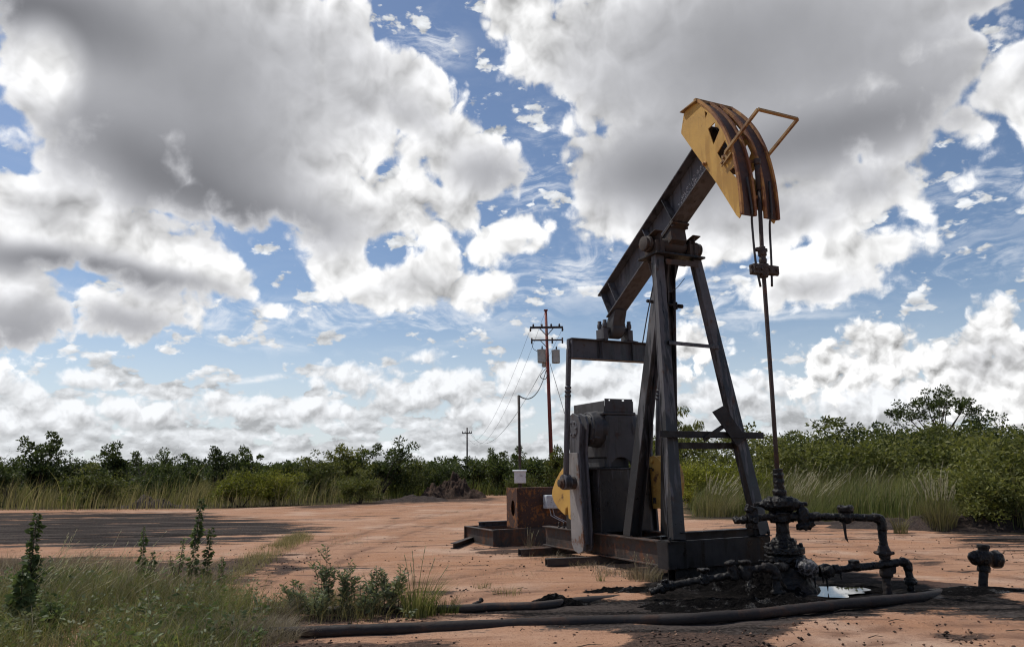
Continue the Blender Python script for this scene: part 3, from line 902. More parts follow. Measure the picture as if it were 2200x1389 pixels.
    c8 = [bm3(u, t, n) for n in (-.010, -.038) for u, t in ((1.28, -.135), (1.90, -.135), (1.90, .135), (1.28, .135))]
    b.hexa(c8)
    for u in (1.33, 1.85):
        for t in (-.11, .11): b.cyl(bm3(u, t, -.07), bm3(u, t, .03), .020, 6)
    part(b, 'saddle', 'rust_dark', bevel=.006)

    # ---- walking beam
    b = MB()
    L = 3.05
    up = (-sa, 0, ca)
    b.ibeam(bm3(0, 0, .22), bm3(L, 0, .22), .44, .256, .020, .014, up)
    wb = part(b, 'walking_beam', 'beam')
    for u in (.06, .30, 1.35, 1.88, 2.75):
        for sg in (-1, 1):
            b = MB()
            b.hexa([bm3(u + du, sg * t, n) for n in (.022, .418) for du, t in ((0, .008), (.012, .008), (.012, .118), (0, .118))])
            part(b, 'stiffener', 'steel', wb, bevel=0)
    # ---- horsehead
    arc = [(.387, 5.566), (.475, 5.480), (.562, 5.385), (.640, 5.287), (.712, 5.180), (.770, 5.078), (.822, 4.965), (.866, 4.850), (.902, 4.725), (.930, 4.600), (.952, 4.470), (.966, 4.335), (.973, 4.200), (.975, 4.080), (.972, 3.962)]
    outl = [(.12, 5.545), (.25, 5.60)] + arc + [(.945, 3.930), (.905, 3.975), (.62, 4.46), (.20, 5.085), (.050, 5.315), (.050, 5.345)]
    holes = [[(.544, 5.16), (.617, 4.932), (.735, 5.065), (.660, 5.190)], [(.670, 4.805), (.765, 4.635), (.868, 4.760), (.815, 4.905)],
             [(.848, 4.520), (.945, 4.395), (.930, 4.545)], [(.504, 5.410), (.512, 5.310), (.550, 5.360)]]
    HH = .255
    far_holes = [[(0.417, 5.31), (0.475, 5.339), (0.545, 5.235), (0.468, 5.22)], [(0.566, 4.984), (0.63, 5.023), (0.688, 4.886), (0.614, 4.797)], [(0.645, 4.634), (0.726, 4.673), (0.738, 4.509)], [(0.29, 5.557), (0.34, 5.521), (0.303, 5.509)]]
    to3 = lambda p, q, t: (p, t, q)
    for sg in (-1, 1):
        b = MB()
        b.plate(outl, holes if sg < 0 else far_holes, sg * HH, sg * (HH - .014), to3)
        pl = part(b, 'side_plate', 'yellow', bevel=.002)
        b = MB()
        for (p, q, r_) in ((.457, 4.756, .030),):
            b.lathe((p, sg * HH, q), (0, sg, 0), [(0, r_), (.012, r_), (.013, r_ * .6), (.04, r_ * .6), (.041, 0)], 6)
        part(b, 'plate_bolt', 'yellow_rust', pl, bevel=0)
    # curved tracks: a rolled sheet with a lip along each edge
    for sg in (-1, 1):
        t_in, t_out = sg * .070, sg * (HH + .012)
        b = MB()
        sp = [Vector((p, 0, q)) for p, q in arc]
        sp = smooth_path(sp, 3)
        nrm = []
        for i in range(len(sp)):
            d = sp[min(i + 1, len(sp) - 1)] - sp[max(i - 1, 0)]
            n_ = Vector((-d.z, 0, d.x)).normalized()
            if n_.x < 0 and n_.z < 0: n_ = -n_
            if n_.x + n_.z < 0: n_ = -n_
            nrm.append(n_)
        def strip(t0, t1, o0, o1):
            vs, fs = [], []
            for p, n_ in zip(sp, nrm):
                for t, o_ in ((t0, o0), (t1, o0), (t1, o1), (t0, o1)):
                    vs.append(p + n_ * o_ + Vector((0, t, 0)))
            for i in range(len(sp) - 1):
                for k in range(4):
                    fs.append((i * 4 + k, i * 4 + (k + 1) % 4, i * 4 + 4 + (k + 1) % 4, i * 4 + 4 + k))
            e = (len(sp) - 1) * 4
            fs += [(0, 1, 2, 3), (e + 3, e + 2, e + 1, e)]
            b.add(vs, fs, False)
        strip(t_in, t_out, .002, .016)
        strip(t_in - .010 * sg, t_in + .022 * sg, .0165, .046)
        strip(t_out - .022 * sg, t_out + .010 * sg, .0165, .046)
        tr = part(b, 'track', 'yellow_rust', bevel=0)
        b = MB()
        strip(t_in + .024 * sg, t_out - .024 * sg, .0165, .019)
        part(b, 'track_bed', 'track_bed', tr, bevel=0)
    # lattice and diaphragms between the plates
    for (p0, q0), (p1, q1) in (((.42, 5.45), (.62, 5.24)), ((.66, 5.20), (.80, 4.96)), ((.83, 4.90), (.91, 4.62)), ((.93, 4.55), (.955, 4.18))):
        b = MB()
        b.bar((p1, -.066, q1), (p1 - .01, .066, q1 + .05), .012, .035)
        part(b, 'lattice_brace', 'yellow_rust', bevel=0)
    for p, q in ((.20, 5.20), (.52, 4.70), (.30, 5.48)):
        b = MB()
        b.bar((p, -.240, q), (p, .240, q), .014, .12, (-.5, 0, .8))
        part(b, 'diaphragm', 'yellow_rust', bevel=0)
    for o4 in ([(.06, 5.32), (.22, 5.08), (.26, 5.11), (.10, 5.35)], [(.60, 4.50), (.86, 4.10), (.89, 4.12), (.64, 4.53)]):
        b = MB()
        b.plate(o4, [], -.240, .240, to3)
        part(b, 'back_plate', 'yellow_rust', bevel=0)
    b = MB()                                      # bent rain lip over the top
    vs = [(.126, 5.573), (.385, 5.600), (.40, 5.592)]
    for (p0, q0), (p1, q1) in zip(vs[:-1], vs[1:]): pass
    b.hexa([(.100, -.30, 5.565), (.40, -.29, 5.585), (.40, .29, 5.585), (.100, .30, 5.565), (.100, -.30, 5.574), (.40, -.29, 5.604), (.40, .29, 5.604), (.100, .30, 5.574)])
    b.box(.36, .40, -.29, .29, 5.605, 5.62)
    part(b, 'rain_lip', 'yellow_worn', bevel=0)
    b = MB()                                      # wire-line guard frame
    pts = [(.84, -.285, 4.742), (1.385, -.285, 5.010), (1.385, .285, 5.010), (.84, .285, 4.742)]
    for p0, p1 in zip(pts[:-1], pts[1:]): b.bar(p0, p1, .030, .034, (-.44, 0, .9))
    b.box(.75, .90, -.272, -.2665, 4.655, 4.735)
    b.bar((.76, -.285, 4.60), (.93, -.285, 4.70), .012, .02)
    for p, q in ((.80, 4.69), (.84, 4.73), (.77, 4.64)): b.cyl((p, -.26, q), (p, -.30, q), .016, 6)
    part(b, 'guard_frame', 'yellow_worn')

    # ---- bridle, carrier bar, polished rod
    sx = .972
    for pts in ([(sx + .035, -.16, 4.40), (sx + .035, -.12, 4.02), (sx, -.100, 3.90), (sx - .01, -.083, 3.46), (sx - .015, -.035, 3.17)],
                [(sx + .035, .17, 4.40), (sx + .035, .165, 4.02), (sx, .158, 3.90), (sx - .01, .147, 3.48), (sx - .015, .130, 3.19)]):
        b = MB()
        b.tube(smooth_path(pts, 5), .0125, 8)
        part(b, 'bridle_cable', 'wire', bevel=0)
    b = MB()
    b.box(.91, 1.00, -.135, -.015, 3.31, 3.42); b.box(.91, 1.00, .055, .215, 3.325, 3.42); b.box(.90, .945, -.10, .19, 3.33, 3.40)
    b.lathe((.955, .026, 3.28), (0, 0, 1), [(0, .045), (.03, .055), (.10, .055), (.105, .062), (.15, .062)], 14)
    for t in (-.125, .205):
        for z_ in (3.335, 3.395): b.cyl((.955, t - .03, z_), (.955, t + .03, z_), .020, 6)
    for t in (-.11, -.04, .08, .18): b.cyl((1.0, t, 3.365), (1.02, t, 3.365), .018, 6)
    part(b, 'carrier_bar', 'rust_dark', bevel=.008)
    b = MB()
    b.lathe((.955, .030, 3.44), (0, 0, 1), [(0, .040), (.05, .046), (.055, .036), (.085, .036), (.09, .048), (.14, .048), (.15, .038), (.19, .040), (.195, .030)], 12)
    b.box(.93, .98, -.06, .09, 3.575, 3.615); b.cyl((.955, -.09, 3.595), (.955, .10, 3.595), .014, 6)
    part(b, 'rod_clamp', 'rust_dark', bevel=.005)
    b = MB()
    b.tube([(.954, -.012, .9), (.954, .010, 2.0), (.954, .028, 3.40), (.954, .034, 3.66), (.954, .060, 4.30)], .0235, 12)
    b.tube([(.954, .060, 4.30), (.954, .066, 4.62)], .034, 12)
    b.tube([(.954, .066, 4.60), (.954, .067, 4.67)], .040, 12)
    part(b, 'polished_rod', 'pole_dark', bevel=0)

    # ---- equalizer and tail bearing
    b = MB()
    eu = -2.03
    b.ibeam((eu, -.76, 2.905), (eu, .76, 2.905), .285, .15, .014, .012)
    for t in (-.745, .745): b.box(eu - .07, eu + .07, t - .006, t + .006, 2.78, 3.03)
    for t in (-.25, .26):
        b.box(eu - .068, eu + .068, t - .006, t + .006, 2.78, 3.03)
    part(b, 'equalizer', 'steel')
    for sg in (-1, 1):
        b = MB()
        for q in (-.07, .07):
            b.lathe((eu + q, sg * .205, 3.050), (0, 0, 1), [(0, .04), (.02, .03), (.03, .024), (.18, .024), (.185, .036), (.24, .036), (.25, .028), (.29, .028)], 10)
        b.box(eu - .10, eu + .10, min(sg * .17, sg * .25), max(sg * .17, sg * .25), 3.060, 3.21)
        b.hexa([(eu - .08, sg * .16, 3.049), (eu + .08, sg * .16, 3.049), (eu + .08, sg * .36, 3.049), (eu - .08, sg * .36, 3.049),
                (eu - .08, sg * .16, 3.075), (eu + .08, sg * .16, 3.075), (eu + .08, sg * .34, 3.056), (eu - .08, sg * .34, 3.056)])
        if sg < 0: b.lathe((eu, -.21, 3.215), (0, 1, 0), [(0, .05), (.42, .05)], 16)
        part(b, 'bearing_stand', 'steel', bevel=.004)
    b = MB()
    b.lathe((eu, -.10, 3.215), (0, 1, 0), [(0, .118), (.03, .130), (.17, .130), (.20, .118)], 24)
    b.hexa([(eu - .10, -.10, 3.20), (eu + .10, -.10, 3.20), (eu + .10, .10, 3.20), (eu - .10, .10, 3.20),
            (eu - .02, -.10, 3.385), (eu + .20, -.10, 3.48), (eu + .20, .10, 3.48), (eu - .02, .10, 3.385)])
    part(b, 'tail_bearing', 'gear', bevel=.012)

    # ---- pitman arms
    for sg in (-1, 1):
        b = MB()
        e = .765 * sg
        pt, pb = Vector((eu, e, 2.90)), Vector((-2.22, e, 1.075))
        d = pb - pt
        b.box(eu - .03, eu + .03, min(e, e + .02 * sg), max(e, e + .02 * sg), 2.78, 3.02)
        b.bar(pt, pt + d * .28, .060, .050, (1, 0, 0))
        q = pt + d * .28
        b.tube([q, q + d * .01, q + d * .02, q + d * .03, q + d * .045, q + d * .06, q + d * .075, q + d * .09], [.030, .046, .046, .034, .050, .034, .048, .040], 12)
        b.tube([pt + d * .36, pt + d * .95], .040, 12)
        b.cyl(pb + Vector((0, -.05 * sg, 0)), pb + Vector((0, .05 * sg, 0)), .105, 20)
        part(b, 'pitman_arm', 'steel')
        b = MB()
        b.lathe(pb + Vector((0, -.16 * sg, -.015)), (0, sg, 0), [(0, .085), (.11, .085), (.112, .055), (.20, .055), (.205, .075), (.235, .075), (.24, .052), (.27, .052), (.272, .0)], 18)
        part(b, 'wrist_pin', 'rust_dark')

    # ---- cranks with counterweights
    for sg in (-1, 1):
        cr = MB()
        t0, t1 = sg * .47, sg * .615
        # crank outline (s, z) hanging down from the slow shaft
        outline = [(-2.43, 1.86), (-2.39, 1.97), (-2.25, 2.02), (-2.10, 1.97), (-2.04, 1.86), (-2.10, 1.50), (-2.02, .27), (-2.05, .17), (-2.16, .13), (-2.27, .16), (-2.33, .25), (-2.36, 1.50)]
        for ta, tb in ((t0, t0 + sg * .035), (t1 - sg * .035, t1)):
            cr.plate(outline, [], ta, tb, to3)
        inner = [(-2.36, 1.84), (-2.25, 1.94), (-2.12, 1.84), (-2.15, 1.50), (-2.09, .25), (-2.26, .22), (-2.31, 1.50)]
        cr.plate(inner, [], t0 + sg * .036, t1 - sg * .036, to3)
        cr.cyl((-2.235, sg * .40, 1.80), (-2.235, sg * .625, 1.80), .115, 24)
        cr.bolts((-2.235, sg * .62, 1.80), (0, sg, 0), .09, 6, .018, .02)
        crank = part(cr, 'crank_arm', 'steel', bevel=.006)
        if sg < 0:
            cf = MB()
            cf.plate([(-2.365, 1.47), (-2.115, 1.47), (-2.012, .27), (-2.045, .165), (-2.16, .125), (-2.28, .155), (-2.342, .25)], [], -.6152, -.634, to3)
            part(cf, 'face_plate', 'steel_bare', crank, bevel=.004)
        w_ = MB()
        if sg < 0:
            moon = [(-2.365, 1.42), (-2.50, 1.30), (-2.66, 1.20), (-2.80, 1.08), (-2.89, .96), (-2.91, .88), (-2.86, .79), (-2.74, .70), (-2.60, .635), (-2.53, .61), (-2.50, .70), (-2.45, .72), (-2.43, .575), (-2.352, .555)]
            w_.plate(moon, [], -.625, -.46, to3)
            wp = part(w_, 'counterweight', 'yellow', crank, bevel=.012)
        else:
            moon = [(-2.085, 1.40), (-1.97, 1.42), (-1.86, 1.38), (-1.76, 1.28), (-1.71, 1.16), (-1.70, 1.04), (-1.73, .90), (-1.79, .78), (-1.87, .70), (-2.045, .685)]
            w_.plate([(p_ + .06, q_) for p_, q_ in moon], [], .485, .80, to3)
            w_.box(-1.84, -1.785, .50, .71, .69, 1.41)
            for z0, z1, ta, tb in ((1.07, 1.095, .59, .69), (.985, 1.06, .59, .615), (.985, 1.01, .59, .68), (1.12, 1.145, .59, .68), (.93, .95, .60, .69)):
                w_.box(-2.57 + ta, -2.57 + tb, .472, .4849, z0, z1)
            w_.cyl((-1.93, .4849, 1.34), (-1.93, .45, 1.34), .032, 6)
            wp2 = part(w_, 'counterweight', 'yellow', PJ, bevel=.006)
            for k_ in (0, 1):
                w_ = MB()
                if k_: w_.cyl((-1.93, .480, 1.22), (-1.93, .486, 1.22), .020, 12)
                else: w_.box(-1.96, -1.89, .480, .488, .76, .84)
                part(w_, 'bolt_hole', 'rust_dark', wp2, bevel=0)

    # ---- gear reducer on its pedestal
    g = MB()
    g.box(-2.88, -2.02, -.23, .23, 1.40, 1.985)
    g.box(-2.80, -2.10, -.20, .20, 1.259, 1.399)
    # front and rear panels flare down to feet with an arched opening
    prof = [(-.23, 1.985), (.23, 1.985), (.23, 1.26), (.17, 1.26), (.15, 1.33), (.08, 1.385), (0, 1.40), (-.08, 1.385), (-.15, 1.33), (-.17, 1.26), (-.23, 1.26)]
    for s0, s1 in ((-2.018, -1.985), (-2.915, -2.882)):
        g.plate(prof, [], s0, s1, lambda a_, c_, t_: (t_, a_, c_))
    g.box(-2.915, -1.985, -.275, .275, 1.987, 2.03)
    gear = part(g, 'gear_reducer', 'gear', bevel=.014)
    for sg in (-1, 1):
        g = MB()
        g.lathe((-2.235, sg * .20, 1.80), (0, sg, 0), [(0, .27), (.10, .25), (.20, .235), (.205, .20), (.225, .20), (.23, .16)], 28)
        g.lathe((-2.66, sg * .20, 1.86), (0, sg, 0), [(0, .15), (.10, .14), (.105, .10), (.12, .10)], 20)
        g.box(-2.42, -2.02, min(sg * .23, sg * .40), max(sg * .23, sg * .40), 1.66, 1.69)
        g.bolts((-2.235, sg * .405, 1.80), (0, sg, 0), .205, 8, .018, .016)
        part(g, 'bearing_housing', 'gear', gear, bevel=.008)
    g = MB()                                      # open sheet-metal tray on top
    z0, z1 = 2.032, 2.185
    for s0, s1, t0, t1 in ((-2.85, -2.83, -.235, .235), (-2.85, -2.0, -.245, -.236), (-2.85, -2.0, .236, .245)):
        g.box(s0, s1, t0, t1, z0, z1)
    g.plate([(-.235, z0), (.225, z0), (.225, z1 + .03), (-.235, z1 + .03)], [[(-.17, 2.185), (-.145, 2.185), (-.145, 2.205), (-.17, 2.205)], [(.05, 2.185), (.09, 2.185), (.09, 2.203), (.05, 2.203)]], -1.998, -1.988, lambda a_, c_, t_: (t_, a_, c_))
    g.box(-2.83, -2.0, -.235, .235, z0, z0 + .012)
    part(g, 'top_tray', 'gear', gear, bevel=0)
    g = MB()
    g.box(-2.90, -1.93, -.40, .40, .400, 1.235)
    g.box(-2.95, -1.90, -.45, .45, 1.236, 1.258)
    part(g, 'pedestal', 'leg', bevel=.006)
    g = MB()                                      # drum and guard on the far side, hidden lines behind the legs
    g.lathe((-2.66, .34, 1.86), (0, 1, 0), [(0, .30), (.10, .30), (.102, .10), (.14, .10)], 28)
    part(g, 'brake_drum', 'steel_oily', gear)
    g = MB()
    for sg in (1,):
        g.bar((-1.70, .50, .46), (-1.86, .56, .72), .03, .03); g.bar((-1.70, .53, .47), (-1.70, .60, .47), .03, .02)
    part(g, 'brake_lever', 'steel')
pump_jack()

# ================================================================ wellhead and its piping
_tex = bpy.data.textures.new('oil_lumps', 'CLOUDS'); _tex.noise_scale = .045; _tex.noise_depth = 3
def coat(o, voxel=.0075, amount=.022):          # thick lumpy coat of crude over the fittings
    r = o.modifiers.new('coat', 'REMESH'); r.mode = 'VOXEL'; r.voxel_size = voxel; r.use_smooth_shade = True
    d = o.modifiers.new('lumps', 'DISPLACE'); d.texture = _tex; d.texture_coords = 'GLOBAL'; d.strength = amount; d.mid_level = .45
    return o
def wellhead():
    WX, WY = 2.752, 7.951
    wh = empty('wellhead', (WX, WY, 0))
    tag(wh, 'oil soaked black wellhead with stuffing box, flanges, valves and flow lines under the horsehead', 'wellhead')
    L = lambda x, y, z: Vector((x - WX, y - WY, z))
    Y0, Y1, Y2 = 7.85, 7.72, 7.45
    def p(b, name, mat='oil', parent=wh, bevel=.004):
        o = b.build(name, M[mat], parent, 0)
        return coat(o) if name not in ('hanging_rag', 'oil_drip') else o
    b = MB()
    b.lathe((0, 0, -.05), (0, 0, 1), [(0, .33), (.10, .31), (.16, .24), (.26, .20), (.30, .20)], 28)
    p(b, 'casing_base', 'oil_dull', bevel=.01)
    b = MB()
    b.lathe((0, 0, .25), (0, 0, 1), [(0, .15), (.02, .175), (.05, .185), (.055, .20), (.105, .20), (.11, .165), (.125, .165), (.13, .198), (.185, .198), (.19, .15), (.20, .13), (.205, .125), (.25, .125), (.26, .08), (.29, .07), (.33, .065)], 32)
    for z in (.305, .445): b.bolts((0, 0, z), (0, 0, 1), .172, 12, .018, .028)
    b.bolts((0, 0, .50), (0, 0, 1), .098, 8, .016, .025)
    p(b, 'casing_flange', bevel=.004)
    b = MB()
    for a in (0.2, 1.9, 3.6, 5.1):
        b.cyl((math.cos(a) * .19, math.sin(a) * .19, .285), (math.cos(a) * .27, math.sin(a) * .27, .285), .018, 8)
    b.cyl((-.27, 0, .30), (.27, 0, .30), .014, 8)
    p(b, 'lock_screw')
    b = MB()
    b.lathe((0, 0, .58), (0, 0, 1), [(0, .066), (.10, .062), (.11, .085), (.20, .085), (.21, .060), (.23, .056)], 18)
    b.cyl((-.12, 0, .735), (.12, 0, .735), .058, 14)
    p(b, 'pumping_tee')
    b = MB()                                     # rod preventer with its two rams
    b.lathe((0, 0, .80), (0, 0, 1), [(0, .06), (.02, .085), (.05, .105), (.09, .105), (.12, .085), (.14, .065), (.16, .062)], 20)
    for sg in (-1, 1):
        b.lathe((sg * .05, -.02 * sg, .865), (sg, -.15 * sg, -.02), [(0, .075), (.06, .082), (.07, .068), (.10, .060), (.13, .034), (.16, .022), (.21, .018)], 14)
    p(b, 'rod_preventer', bevel=.004)
    b = MB()
    b.lathe((0, 0, .955), (0, 0, 1), [(0, .070), (.045, .070), (.05, .052), (.12, .052), (.125, .056), (.14, .056), (.145, .051), (.19, .051), (.195, .055), (.215, .055), (.22, .051), (.262, .051), (.266, .036)], 18)
    p(b, 'stuffing_box', bevel=.003)
    # ---- left wing of the tee
    b = MB()
    b.tube([L(2.64, 7.93, .738), L(2.50, 7.88, .733), L(2.36, 7.85, .722)], .034, 12)
    b.tube([L(2.36, 7.84, .722), L(2.30, 7.84, .716), L(2.29, 7.84, .715), L(2.235, 7.83, .708)], [.038, .038, .026, .026], 12)
    b.tube([L(2.262, 7.80, .70), L(2.245, 7.86, .735)], .03, 8)
    wing = p(b, 'bleed_line', bevel=0)
    b = MB()
    c = L(2.425, 7.86, .735)
    b.bar(c + Vector((-.02, 0, -.105)), c + Vector((.0, 0, .105)), .10, .09, (0, 1, 0))
    b.bar(c + Vector((-.055, -.02, .06)), c + Vector((-.02, -.02, .125)), .06, .08, (0, 1, 0))
    b.lathe(c + Vector((.045, 0, 0)), (-1, 0, 0), [(0, .062), (.025, .062), (.026, .05), (.075, .05), (.076, .062), (.10, .062)], 12)
    b.cyl(c + Vector((0, -.05, -.02)), c + Vector((0, -.11, -.02)), .03, 8)
    p(b, 'gate_valve', bevel=.008)
    # ---- upper flow line to the right, down to the riser
    b = MB()
    b.tube([L(2.83, 7.93, .742), L(2.92, 7.90, .742)], .042, 14)
    b.tube([L(2.98, 7.88, .738), L(3.05, 7.87, .738), L(3.055, 7.87, .738), L(3.10, 7.86, .737), L(3.105, 7.86, .737), L(3.33, 7.85, .733)], [.040, .040, .046, .046, .036, .036], 14)
    b.tube([L(3.42, 7.85, .728), L(3.63, 7.84, .720)], .034, 14)
    b.tube([L(3.62, 7.84, .720), L(3.64, 7.84, .720), L(3.645, 7.84, .72)] + arc_pts(L(3.672, 7.84, .668), .052, math.pi / 2, 0, 6, (1, 0, 0), (0, 0, 1)) + [L(3.724, 7.84, .63), L(3.724, 7.84, .60)], [.036, .036] + [.048] * 9 + [.048], 14)
    b.tube([L(3.722, 7.84, .61), L(3.712, 7.82, .40)], .040, 14)
    p(b, 'flow_line', bevel=0)
    b = MB()
    c = L(2.947, 7.885, .742)
    b.lathe(c + Vector((.005, 0, -.13)), (-.02, 0, 1), [(0, .03), (.015, .075), (.05, .075), (.06, .05), (.09, .062), (.16, .062), (.18, .06), (.185, .055), (.20, .055), (.215, .04), (.22, .022), (.25, .022)], 14)
    b.bolts(c + Vector((0, 0, -.105)), (0, 0, 1), .06, 6, .014, .03)
    b.cyl(c + Vector((.06, -.02, -.08)), c + Vector((.10, -.03, -.06)), .035, 10)
    p(b, 'ball_valve', bevel=.004)
    b = MB()
    c = L(3.375, 7.85, .732)
    b.lathe(c + Vector((0, 0, -.065)), (0, 0, 1), [(0, .03), (.015, .055), (.06, .068), (.10, .055), (.115, .055), (.118, .075), (.145, .075), (.148, .078), (.165, .078), (.17, .06), (.175, .045)], 16)
    b.bolts(c + Vector((0, 0, .09)), (0, 0, 1), .062, 6, .010, .03)
    b.cyl(c + Vector((-.07, 0, 0)), c + Vector((.07, 0, 0)), .046, 12)
    cv = p(b, 'check_valve', bevel=.003)
    b = MB()
    c = L(3.335, 7.82, .685)
    b.add([c + Vector(v) for v in ((-.018, 0, 0), (.018, 0, 0), (.016, .0, -.13), (.028, .0, -.205), (-.004, .0, -.165), (-.018, .004, 0), (.018, .004, 0), (.016, .004, -.13), (.028, .004, -.205), (-.004, .004, -.165))],
          [(0, 1, 2, 3, 4), (9, 8, 7, 6, 5), (0, 5, 6, 1), (1, 6, 7, 2), (2, 7, 8, 3), (3, 8, 9, 4), (4, 9, 5, 0)])
    p(b, 'hanging_rag', 'oil_dull', cv, 0)
    # ---- riser with hammer union
    b = MB()
    b.tube([L(3.712, 7.82, .42), L(3.690, 7.80, -.03)], .040, 16)
    b.lathe(L(3.708, 7.815, .33), (0, 0, 1), [(0, .052), (.03, .052), (.032, .075), (.055, .078), (.058, .062), (.09, .060), (.10, .052), (.115, .052), (.12, .041)], 16)
    for a in (0.1, 2.2, 4.3): b.cyl(L(3.708, 7.815, .375), L(3.708 + .105 * math.cos(a), 7.815 + .105 * math.sin(a), .378), .018, 6)
    b.lathe(L(3.700, 7.80, .155), (0, 0, 1), [(0, .042), (.005, .06), (.15, .06), (.155, .05)], 16)
    b.cyl(L(3.76, 7.76, .19), L(3.76, 7.76, .30), .018, 8)
    p(b, 'riser', 'pipe', bevel=.003)
    # ---- lower flow line right
    b = MB()
    b.tube(smooth_path([L(2.80, 7.86, .25), L(2.98, 7.78, .245), L(3.08, 7.74, .225), L(3.30, 7.72, .25), L(3.62, 7.74, .272), L(3.76, 7.76, .285), L(3.84, 7.77, .298)], 4), .034, 14)
    b.tube([L(3.83, 7.77, .297), L(3.85, 7.77, .297)] + arc_pts(L(3.862, 7.77, .252), .045, math.pi / 2, 0, 6, (1, 0, 0), (0, 0, 1)) + [L(3.908, 7.77, .22), L(3.908, 7.77, .215)], [.034, .044] + [.044] * 8 + [.036], 14)
    b.tube([L(3.908, 7.77, .23), L(3.915, 7.77, -.03)], .033, 14)
    b.lathe(L(3.912, 7.77, .085), (0, 0, 1), [(0, .040), (.004, .060), (.028, .064), (.03, .050), (.055, .050), (.06, .036)], 14)
    b.cyl(L(3.86, 7.75, .105), L(3.985, 7.79, .12), .018, 6)
    b.cyl(L(3.14, 7.725, .24), L(3.20, 7.72, .245), .046, 12)
    b.lathe(L(3.352, 7.72, .25), (0, 0, 1), [(0, .05), (.05, .05), (.055, .03), (.06, .052), (.075, .052), (.08, .03)], 12)
    p(b, 'casing_line', 'oil', bevel=0)
    for x0, z0, l_ in ((3.02, .21, .10), (3.06, .20, .16), (3.20, .23, .09), (2.94, .19, .12)):
        b = MB()
        b.tube([L(x0, 7.70, z0), L(x0 + .004, 7.70, z0 - l_ * .6), L(x0 + .002, 7.70, z0 - l_)], [.016, .010, .003], 6)
        p(b, 'oil_drip', bevel=0)
    b = MB()                                     # valve wrapped in plastic sheet
    rr = random.Random(3)
    b.lathe(L(2.875, 7.76, .175), (.25, -.1, 1), [(0, .05), (.02, .095), (.06, .115), (.10, .118), (.13, .10), (.16, .06), (.17, .02)], 13)
    b.v[-13 * 7:] = [tuple(Vector(v) + Vector((rr.uniform(-.014, .014), rr.uniform(-.014, .014), rr.uniform(-.012, .012)))) for v in b.v[-13 * 7:]]
    wrap = b.build('wrapped_valve', M['oil'], wh, 0)
    wrap.data.materials[0] = M['plastic']
    b = MB()
    c = L(3.065, 7.72, .225)
    b.lathe(c + Vector((.0, .06, 0)), (.1, -1, .05), [(0, .06), (.03, .07), (.09, .07), (.095, .05), (.13, .05), (.135, .03)], 14)
    b.cyl(c + Vector((-.06, 0, 0)), c + Vector((.07, 0, 0)), .055, 12)
    p(b, 'plug_valve', bevel=.004)
    # ---- lower line left with elbow down
    b = MB()
    b.tube(smooth_path([L(1.50, 7.50, .150), L(1.80, 7.48, .195), L(2.10, 7.45, .245), L(2.28, 7.43, .29), L(2.36, 7.43, .300)], 4), .032, 14)
    b.tube([L(2.35, 7.43, .30), L(2.38, 7.43, .303)] + arc_pts(L(2.405, 7.43, .235), .066, math.pi / 2, 0, 7, (1, 0, 0), (0, 0, 1)) + [L(2.472, 7.43, .20), L(2.472, 7.43, .19)], [.034, .046] + [.046] * 9 + [.038], 14)
    b.tube([L(2.472, 7.43, .20), L(2.482, 7.43, -.06)], .038, 14)
    b.lathe(L(2.478, 7.43, .06), (0, 0, 1), [(0, .04), (.004, .062), (.03, .062), (.034, .046), (.07, .046)], 14)
    b.lathe(L(2.19, 7.44, .20), (0, 0, 1), [(0, .05), (.03, .062), (.10, .062), (.13, .045), (.15, .06), (.17, .06), (.175, .03)], 12)
    b.lathe(L(2.08, 7.45, .245), (-.25, 0, 1), [(-.05, .05), (0, .055), (.06, .045), (.09, .03), (.10, .055), (.12, .055), (.13, .02)], 10)
    b.tube([L(2.50, 7.46, .30), L(2.60, 7.60, .28), L(2.70, 7.80, .26)], .045, 12)
    p(b, 'drain_line', 'oil_dull', bevel=0)
    b = MB()
    c = L(1.80, 7.48, .195)
    b.lathe(c, (0, 0, 1), [(-.05, .03), (-.03, .05), (.03, .05), (.045, .032), (.075, .032), (.08, .058), (.10, .060), (.104, .04), (.108, .015)], 14)
    b.bolts(c + Vector((0, 0, .09)), (0, 0, 1), .045, 6, .009, .016)
    p(b, 'drain_valve', 'oil', bevel=.003)
    b = MB()
    b.lathe(L(1.52, 7.50, .152), (-1, -.02, -.28), [(0, .042), (.05, .050), (.06, .040), (.10, .040), (.11, .052), (.15, .052), (.16, .03), (.21, .03), (.215, .036), (.25, .034)], 12)
    b.cyl(L(1.44, 7.48, .10), L(1.42, 7.48, .20), .034, 10)
    p(b, 'bull_plug', 'oil', bevel=.003)
    return wh

mp, tp, outp = new_mat('oily_plastic_wrap')
_bs = tp.n('ShaderNodeBsdfPrincipled'); _co = tp.n('ShaderNodeTexCoord').outputs['Object']
tp.put(_bs.inputs['Base Color'], tp.mix(tp.step(tp.noise(_co, 30, 4, .6), .45, .6), (.02, .018, .018, 1), (.16, .15, .15, 1)))
_bs.inputs['Roughness'].default_value = .16
_bp = tp.n('ShaderNodeBump'); _bp.inputs['Strength'].default_value = .9; _bp.inputs['Distance'].default_value = .02
tp.put(_bp.inputs['Height'], tp.noise(_co, 34, 4, .6)); tp.put(_bs.inputs['Normal'], _bp.outputs[0])
tp.put(outp.inputs[0], _bs.outputs[0])
M['plastic'] = mp
wellhead()

